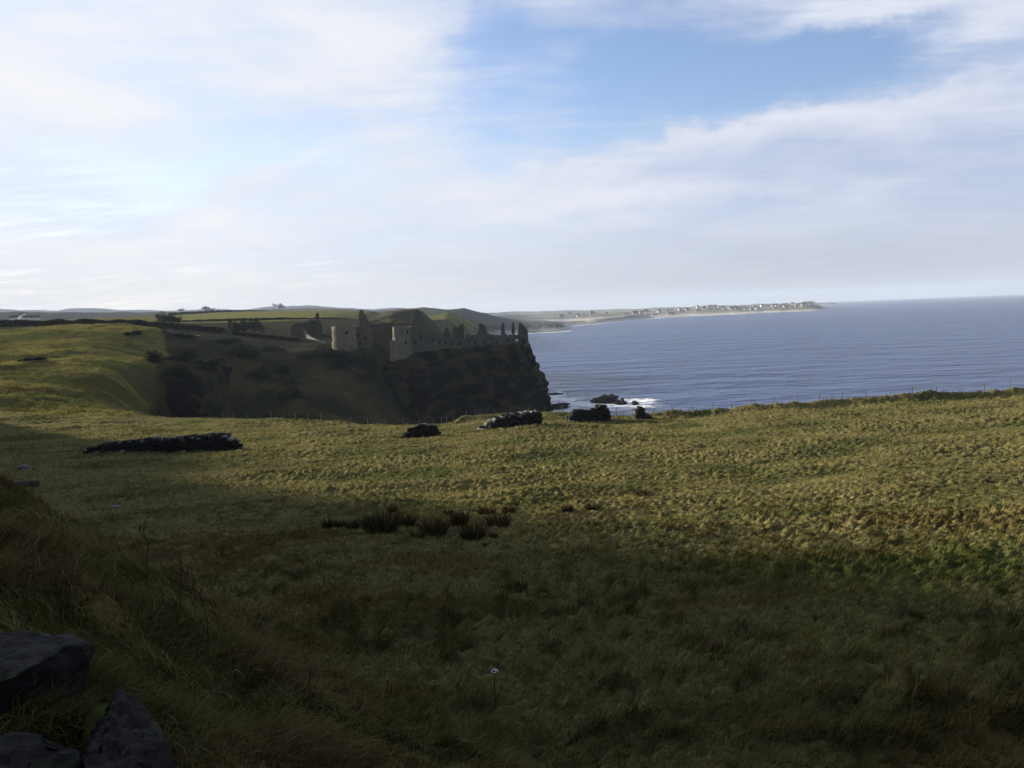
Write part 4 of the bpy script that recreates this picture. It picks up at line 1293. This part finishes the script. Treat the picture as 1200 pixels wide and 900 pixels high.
RUSH = [(437, 630, 26, 34, 'biggest and darkest rush clump, left end of the scattered patch'), (424, 618, 16, 18, 'rush clump just behind the biggest dark one'), (374, 612, 12, 13, 'leftmost small rush tuft of the patch'), (388, 612, 9, 10, None),
        (402, 617, 12, 14, None), (466, 617, 17, 20, 'brown rush clump right of the biggest dark one'), (452, 604, 8, 10, None), (500, 630, 22, 30, 'broad brown rush clump in the middle of the patch'), (480, 636, 13, 14, None), (530, 618, 20, 20, 'tall narrow rush clump right of the middle of the patch'),
        (545, 634, 20, 28, 'wide rush clump in front of the tall narrow one'), (518, 605, 8, 10, None), (563, 605, 12, 18, 'small reddish rush clump at the edge of the sunlit grass'), (576, 622, 18, 24, 'rightmost large rush clump of the patch'), (596, 594, 8, 11, 'small rush tuft in the sunlit grass above the patch'),
        (590, 602, 8, 14, None), (570, 634, 7, 8, None), (560, 640, 7, 8, None), (660, 600, 8, 12, None), (690, 598, 7, 14, None), (752, 584, 7, 18, 'dark rush tuft out in the sunlit field right of the patch'), (596, 700, 12, 26, 'brown rush tuft alone in the shaded field below the patch'), (842, 778, 14, 40, 'dark sedge tuft in the shaded field near the bottom right'),
        (105, 478, 6, 18, None)]
for i, (px, py, hp, wp, lab) in enumerate(RUSH[:-1]):
    D = DR(px, py)
    rush(px, D, hp / F * D * 1.05, wp / F * D, lab or 'small brown rush tuft scattered among the larger clumps', 500 + i, n_=int(50 + wp * 4.5))


def weed(px, D, h, label, seed, tint=(.05, .036, .022)):
    p = at(px, D); rr = random.Random(seed)
    root = empty('dead_weed', p, label, 'plant', 'dead weed stalks on the bank')
    def tube(mb, a, b_, r0, r1):
        a = np.array(a, float); b_ = np.array(b_, float)
        V_ = []
        for q, r_ in ((a, r0), (b_, r1)):
            for k in range(4): V_.append(q + np.array([math.cos(k * 1.57) * r_, math.sin(k * 1.57) * r_, 0]))
        mb.add(V_, [(k, (k + 1) % 4, 4 + (k + 1) % 4, 4 + k) for k in range(4)], tint)
    mb = MB(); q = np.array(p, float) - (0, 0, .05); pts_ = [q]
    for k in range(6):
        q = q + np.array([rr.uniform(-.03, .04), rr.uniform(-.03, .03), h / 6]); pts_.append(q)
    for a, b_ in zip(pts_, pts_[1:]): tube(mb, a, b_, .004, .003)
    mb.build('stem', M_WOOD, root)
    for k in range(5):
        a = pts_[2 + k % 4]; an = rr.uniform(0, 6.28); l_ = h * rr.uniform(.15, .32)
        b_ = a + np.array([math.cos(an) * l_ * .6, math.sin(an) * l_ * .6, l_ * .8])
        m2 = MB(); tube(m2, a, b_, .0025, .002)
        for t in range(7):
            an2 = rr.uniform(0, 6.28); e = b_ + np.array([math.cos(an2) * .05, math.sin(an2) * .05, rr.uniform(-.02, .06)]); tube(m2, b_, e, .002, .0045)
        m2.build('twig', M_WOOD, root)
    return root


weed(153, 6.2, .62, 'thin dead stalk highest on the bank at the left', 1); weed(181, 5.3, .75, 'tall branching dead weed in the middle of the bank', 2); weed(222, 5.6, .62, 'dead stalk leaning right of the tall branching weed', 3)
weed(340, 4.4, .42, 'short dead stalk above the bottom edge of the bank', 4); weed(268, 5.9, .4, 'small dead weed beside the dark hollow on the bank', 5)

D = DR(564, 838); p = at(564, D); hh = 48 / F * D
root = empty('wild_flower', p, 'single white flower head on a thin stem in the shaded field', 'flower')
mb = MB()
for (a, b_) in ((np.array(p) - (0, 0, .05), np.array(p) + (-.01, 0, hh * .5)), (np.array(p) + (-.01, 0, hh * .5), np.array(p) + (.01, 0, hh))):
    V_ = [q + np.array([math.cos(k * 2.09) * .008, math.sin(k * 2.09) * .008, 0]) for q in (a, b_) for k in range(3)]
    mb.add(V_, [(k, (k + 1) % 3, 3 + (k + 1) % 3, 3 + k) for k in range(3)], (.03, .03, .015))
mb.build('stem', M_WOOD, root)
mb = MB(); g = random.Random(5)
for k in range(60):
    a = g.uniform(0, 6.28); r_ = .05 * math.sqrt(g.random()); c_ = np.array(p) + np.array([.01 + math.cos(a) * r_, math.sin(a) * r_, hh + .03 * (1 - (r_ / .05) ** 2)])
    e = .010
    mb.add([c_ + (e, 0, 0), c_ + (0, e, .006), c_ + (-e, 0, 0), c_ + (0, -e, -.004), c_ + (0, 0, .014)], [(0, 1, 4), (1, 2, 4), (2, 3, 4), (3, 0, 4)], (.7, .7, .72))
mb.build('flower_head', M_PETAL, root)

# ------------------------------------------------------------------ air
me = bpy.data.meshes.new('haze')
bx = [(-7000, -600, -14), (11000, -600, -14), (11000, 20600, -14), (-7000, 20600, -14)]
zt = 300
me.from_pydata(bx + [(x, y, zt) for x, y, _ in bx], [], [(3, 2, 1, 0), (4, 5, 6, 7), (0, 1, 5, 4), (1, 2, 6, 5), (2, 3, 7, 6), (3, 0, 4, 7)])
m, nt = mat_new('haze'); out = nt.nodes.new('ShaderNodeOutputMaterial'); v = nt.nodes.new('ShaderNodeVolumePrincipled')
v.inputs['Color'].default_value = (.70, .82, 1.0, 1); v.inputs['Density'].default_value = 5.8e-5; v.inputs['Anisotropy'].default_value = 0.0
nt.links.new(v.outputs[0], out.inputs['Volume'])
tag(obj('haze', me, m), kind='stuff')

# ------------------------------------------------------------------ sky
w = bpy.data.worlds.new('World'); scene.world = w; w.use_nodes = True
nt = w.node_tree; nt.nodes.clear()
out = nt.nodes.new('ShaderNodeOutputWorld'); bg = nt.nodes.new('ShaderNodeBackground')
sky = nt.nodes.new('ShaderNodeTexSky'); sky.sky_type = 'NISHITA'; sky.sun_disc = False
sky.sun_elevation = R(SUN_EL); sky.sun_rotation = R(-SUN_AZ); sky.altitude = 40; sky.air_density = 1.0; sky.dust_density = .6; sky.ozone_density = 2.0
tc = nt.nodes.new('ShaderNodeTexCoord'); sp = nt.nodes.new('ShaderNodeSeparateXYZ'); nt.links.new(tc.outputs['Generated'], sp.inputs[0])
dx, dy, dz = (N(nt, sp.outputs[i]) for i in range(3))
hor = (dx * dx + dy * dy).pow(.5).max(.001)
azn = dx._op('ARCTAN2', dy) * 57.2958
eln = dz._op('ARCTAN2', hor) * 57.2958
# cloud sheet seen in perspective: project the direction on a level plane
den = dz.max(.0) + .09
cbx = nt.nodes.new('ShaderNodeCombineXYZ')
nt.links.new((dx / den).k, cbx.inputs[0]); nt.links.new((dy / den).k, cbx.inputs[1])
pl = cbx.outputs[0]
cba = nt.nodes.new('ShaderNodeCombineXYZ'); nt.links.new(azn.k, cba.inputs[0]); nt.links.new(eln.k, cba.inputs[1])
ae = cba.outputs[0]
wx = (noise(nt, ae, .11, 6, .62) - .5) * 8.5
wy = (noise(nt, mapping(nt, ae, (1, 1.3, 1), (.4, .2, 0)), .13, 6, .62) - .5) * 4.6
A = azn + wx; E = eln + wy


def blob(px, py, sx, sy, rot=0, amt=1.0):
    """soft ellipse on the sky at the direction of a photo pixel; sizes in degrees"""
    d = RIGHT * (px - 600) / F - UP * (py - 450) / F + FWD
    a0 = math.degrees(math.atan2(d[0], d[1])); e0 = math.degrees(math.atan2(d[2], math.hypot(d[0], d[1])))
    c, s = math.cos(R(rot)), math.sin(R(rot))
    u = ((A - a0) * c + (E - e0) * s) / sx; v_ = ((E - e0) * c - (A - a0) * s) / sy
    return ((u * u + v_ * v_) * -1.0).exp() * amt


holes = blob(300, 180, 8, 1.7, 22, .45) + blob(530, 130, 6, 2.6, -10, .22) + blob(575, 40, 4, 5, 0, .4) + blob(130, 190, 6, 1.5, -15, .3) + blob(780, 45, 7, 3, 0, .5) + blob(860, 95, 14, 4.0, 4, .92) + blob(690, 60, 7, 5.5, 10, .60) + blob(1050, 70, 8, 2.6, 0, .5) + blob(640, 165, 6, 1.6, 8, .2) + blob(330, 165, 7, 1.8, -22, .50) + blob(480, 110, 7, 3.0, -20, .32) + blob(240, 205, 6, 1.6, 18, .2) + blob(580, 20, 3, 3, 0, .45) + blob(960, 60, 8, 2.6, 0, .4)
streak = blob(640, 105, 3.5, 6, 20, .3) + blob(760, 20, 6, 1.2, -6, .25) + blob(480, 95, 5, 3, -35, .2) + blob(270, 228, 9, 1.2, 26, .55) + blob(60, 120, 6, 2.5, -20, .4) + blob(330, 45, 8, 2.6, -35, .4) + blob(800, 215, 9, 1.0, 2, .4) + blob(1010, 20, 9, 1.1, 3, .85) + blob(1180, 15, 6, 2.0, 10, .7) + blob(930, 150, 10, .8, 5, .8) + blob(820, 160, 5, .5, 4, .6) + blob(700, 235, 10, .7, 2, .5) + blob(240, 285, 11, .7, 4, .5) + blob(980, 215, 8, .6, 3, .4) + blob(1060, 140, 6, 1.2, 5, .5) + blob(640, 205, 9, 1.3, 3, .35) + blob(420, 60, 4, 9, 40, .15)
fine = noise(nt, mapping(nt, pl, (.5, 1.7, 1), (0, 0, R(38))), 3.6, 10, .64, .5)
fine2 = noise(nt, mapping(nt, ae, (.11, .42, 1), (0, 0, R(-10))), 1.0, 9, .62, .5)
up = eln.ramp(24, 48)
cov = (0.92 - holes + streak + (fine - .5) * 1.35 + (fine2 - .5) * .95 - up * .75)
cov = cov.ramp(-.28, 1.12).max(azn.ramp(6, -26) * .52)
# cloud brightness: whiter towards the sun and in the thick streaks, lavender grey low on the right
shade = (noise(nt, mapping(nt, ae, (.045, .16, 1), (0, 0, R(-6))), 1.0, 5, .55, .4)).ramp(.36, .66)
toR = azn.ramp(-28, 30)
white = mixc(nt, toR, (.95, .95, .97), (.76, .80, .92))
grey = mixc(nt, toR, (.77, .85, 1.0), (.50, .57, .76))
top_w = (streak * .9).min(1.0)
ccol = mixc(nt, (shade * .62 + (fine2 - .5) * 1.1 + (fine - .5) * .6 + top_w * .8).clamp(), grey, white)
low = mixc(nt, toR, (.84, .82, .82), (.46, .48, .58))
ccol = mixc(nt, eln.ramp(7.0, .5) * .85, ccol, low)
SKY_S, CL_S = .082, .43
skys = nt.nodes.new('ShaderNodeMix'); skys.data_type = 'RGBA'; skys.blend_type = 'MULTIPLY'; skys.inputs[0].default_value = 1
nt.links.new(sky.outputs[0], skys.inputs[6]); skys.inputs[7].default_value = (1.04, 1.0, 1.12, 1)
# cloud radiance is given relative to the background strength; high cloud overhead and behind is thinner and darker
dim = azn._op('ABSOLUTE').ramp(140, 45) * .52 + .48
ccs = nt.nodes.new('ShaderNodeVectorMath'); ccs.operation = 'SCALE'; nt.links.new(ccol, ccs.inputs[0])
nt.links.new((dim * (CL_S / SKY_S)).k, ccs.inputs['Scale'])
fin = mixc(nt, cov, skys.outputs[2], ccs.outputs[0])
nt.links.new(fin, bg.inputs[0]); bg.inputs[1].default_value = SKY_S
nt.links.new(bg.outputs[0], out.inputs[0])

sd = bpy.data.lights.new('sun', 'SUN'); sd.energy = 5.0; sd.angle = R(3.0); sd.color = (1.0, .91, .76)
so = bpy.data.objects.new('sun', sd); COL.objects.link(so)
to = Vector((-math.sin(R(SUN_AZ)) * math.cos(R(SUN_EL)), math.cos(R(SUN_AZ)) * math.cos(R(SUN_EL)), math.sin(R(SUN_EL))))
so.rotation_euler = to.to_track_quat('Z', 'Y').to_euler()

vs = scene.view_settings
vs.view_transform = 'Standard'; vs.look = 'None'; vs.exposure = 1.2; vs.gamma = 1.0; vs.use_curve_mapping = False
cy = scene.cycles
cy.use_denoising = True
cy.max_bounces = 5; cy.diffuse_bounces = 2; cy.glossy_bounces = 2; cy.transmission_bounces = 2; cy.volume_bounces = 0; cy.transparent_max_bounces = 4
cy.use_adaptive_sampling = True; cy.adaptive_threshold = .015
cy.caustics_reflective = False; cy.caustics_refractive = False
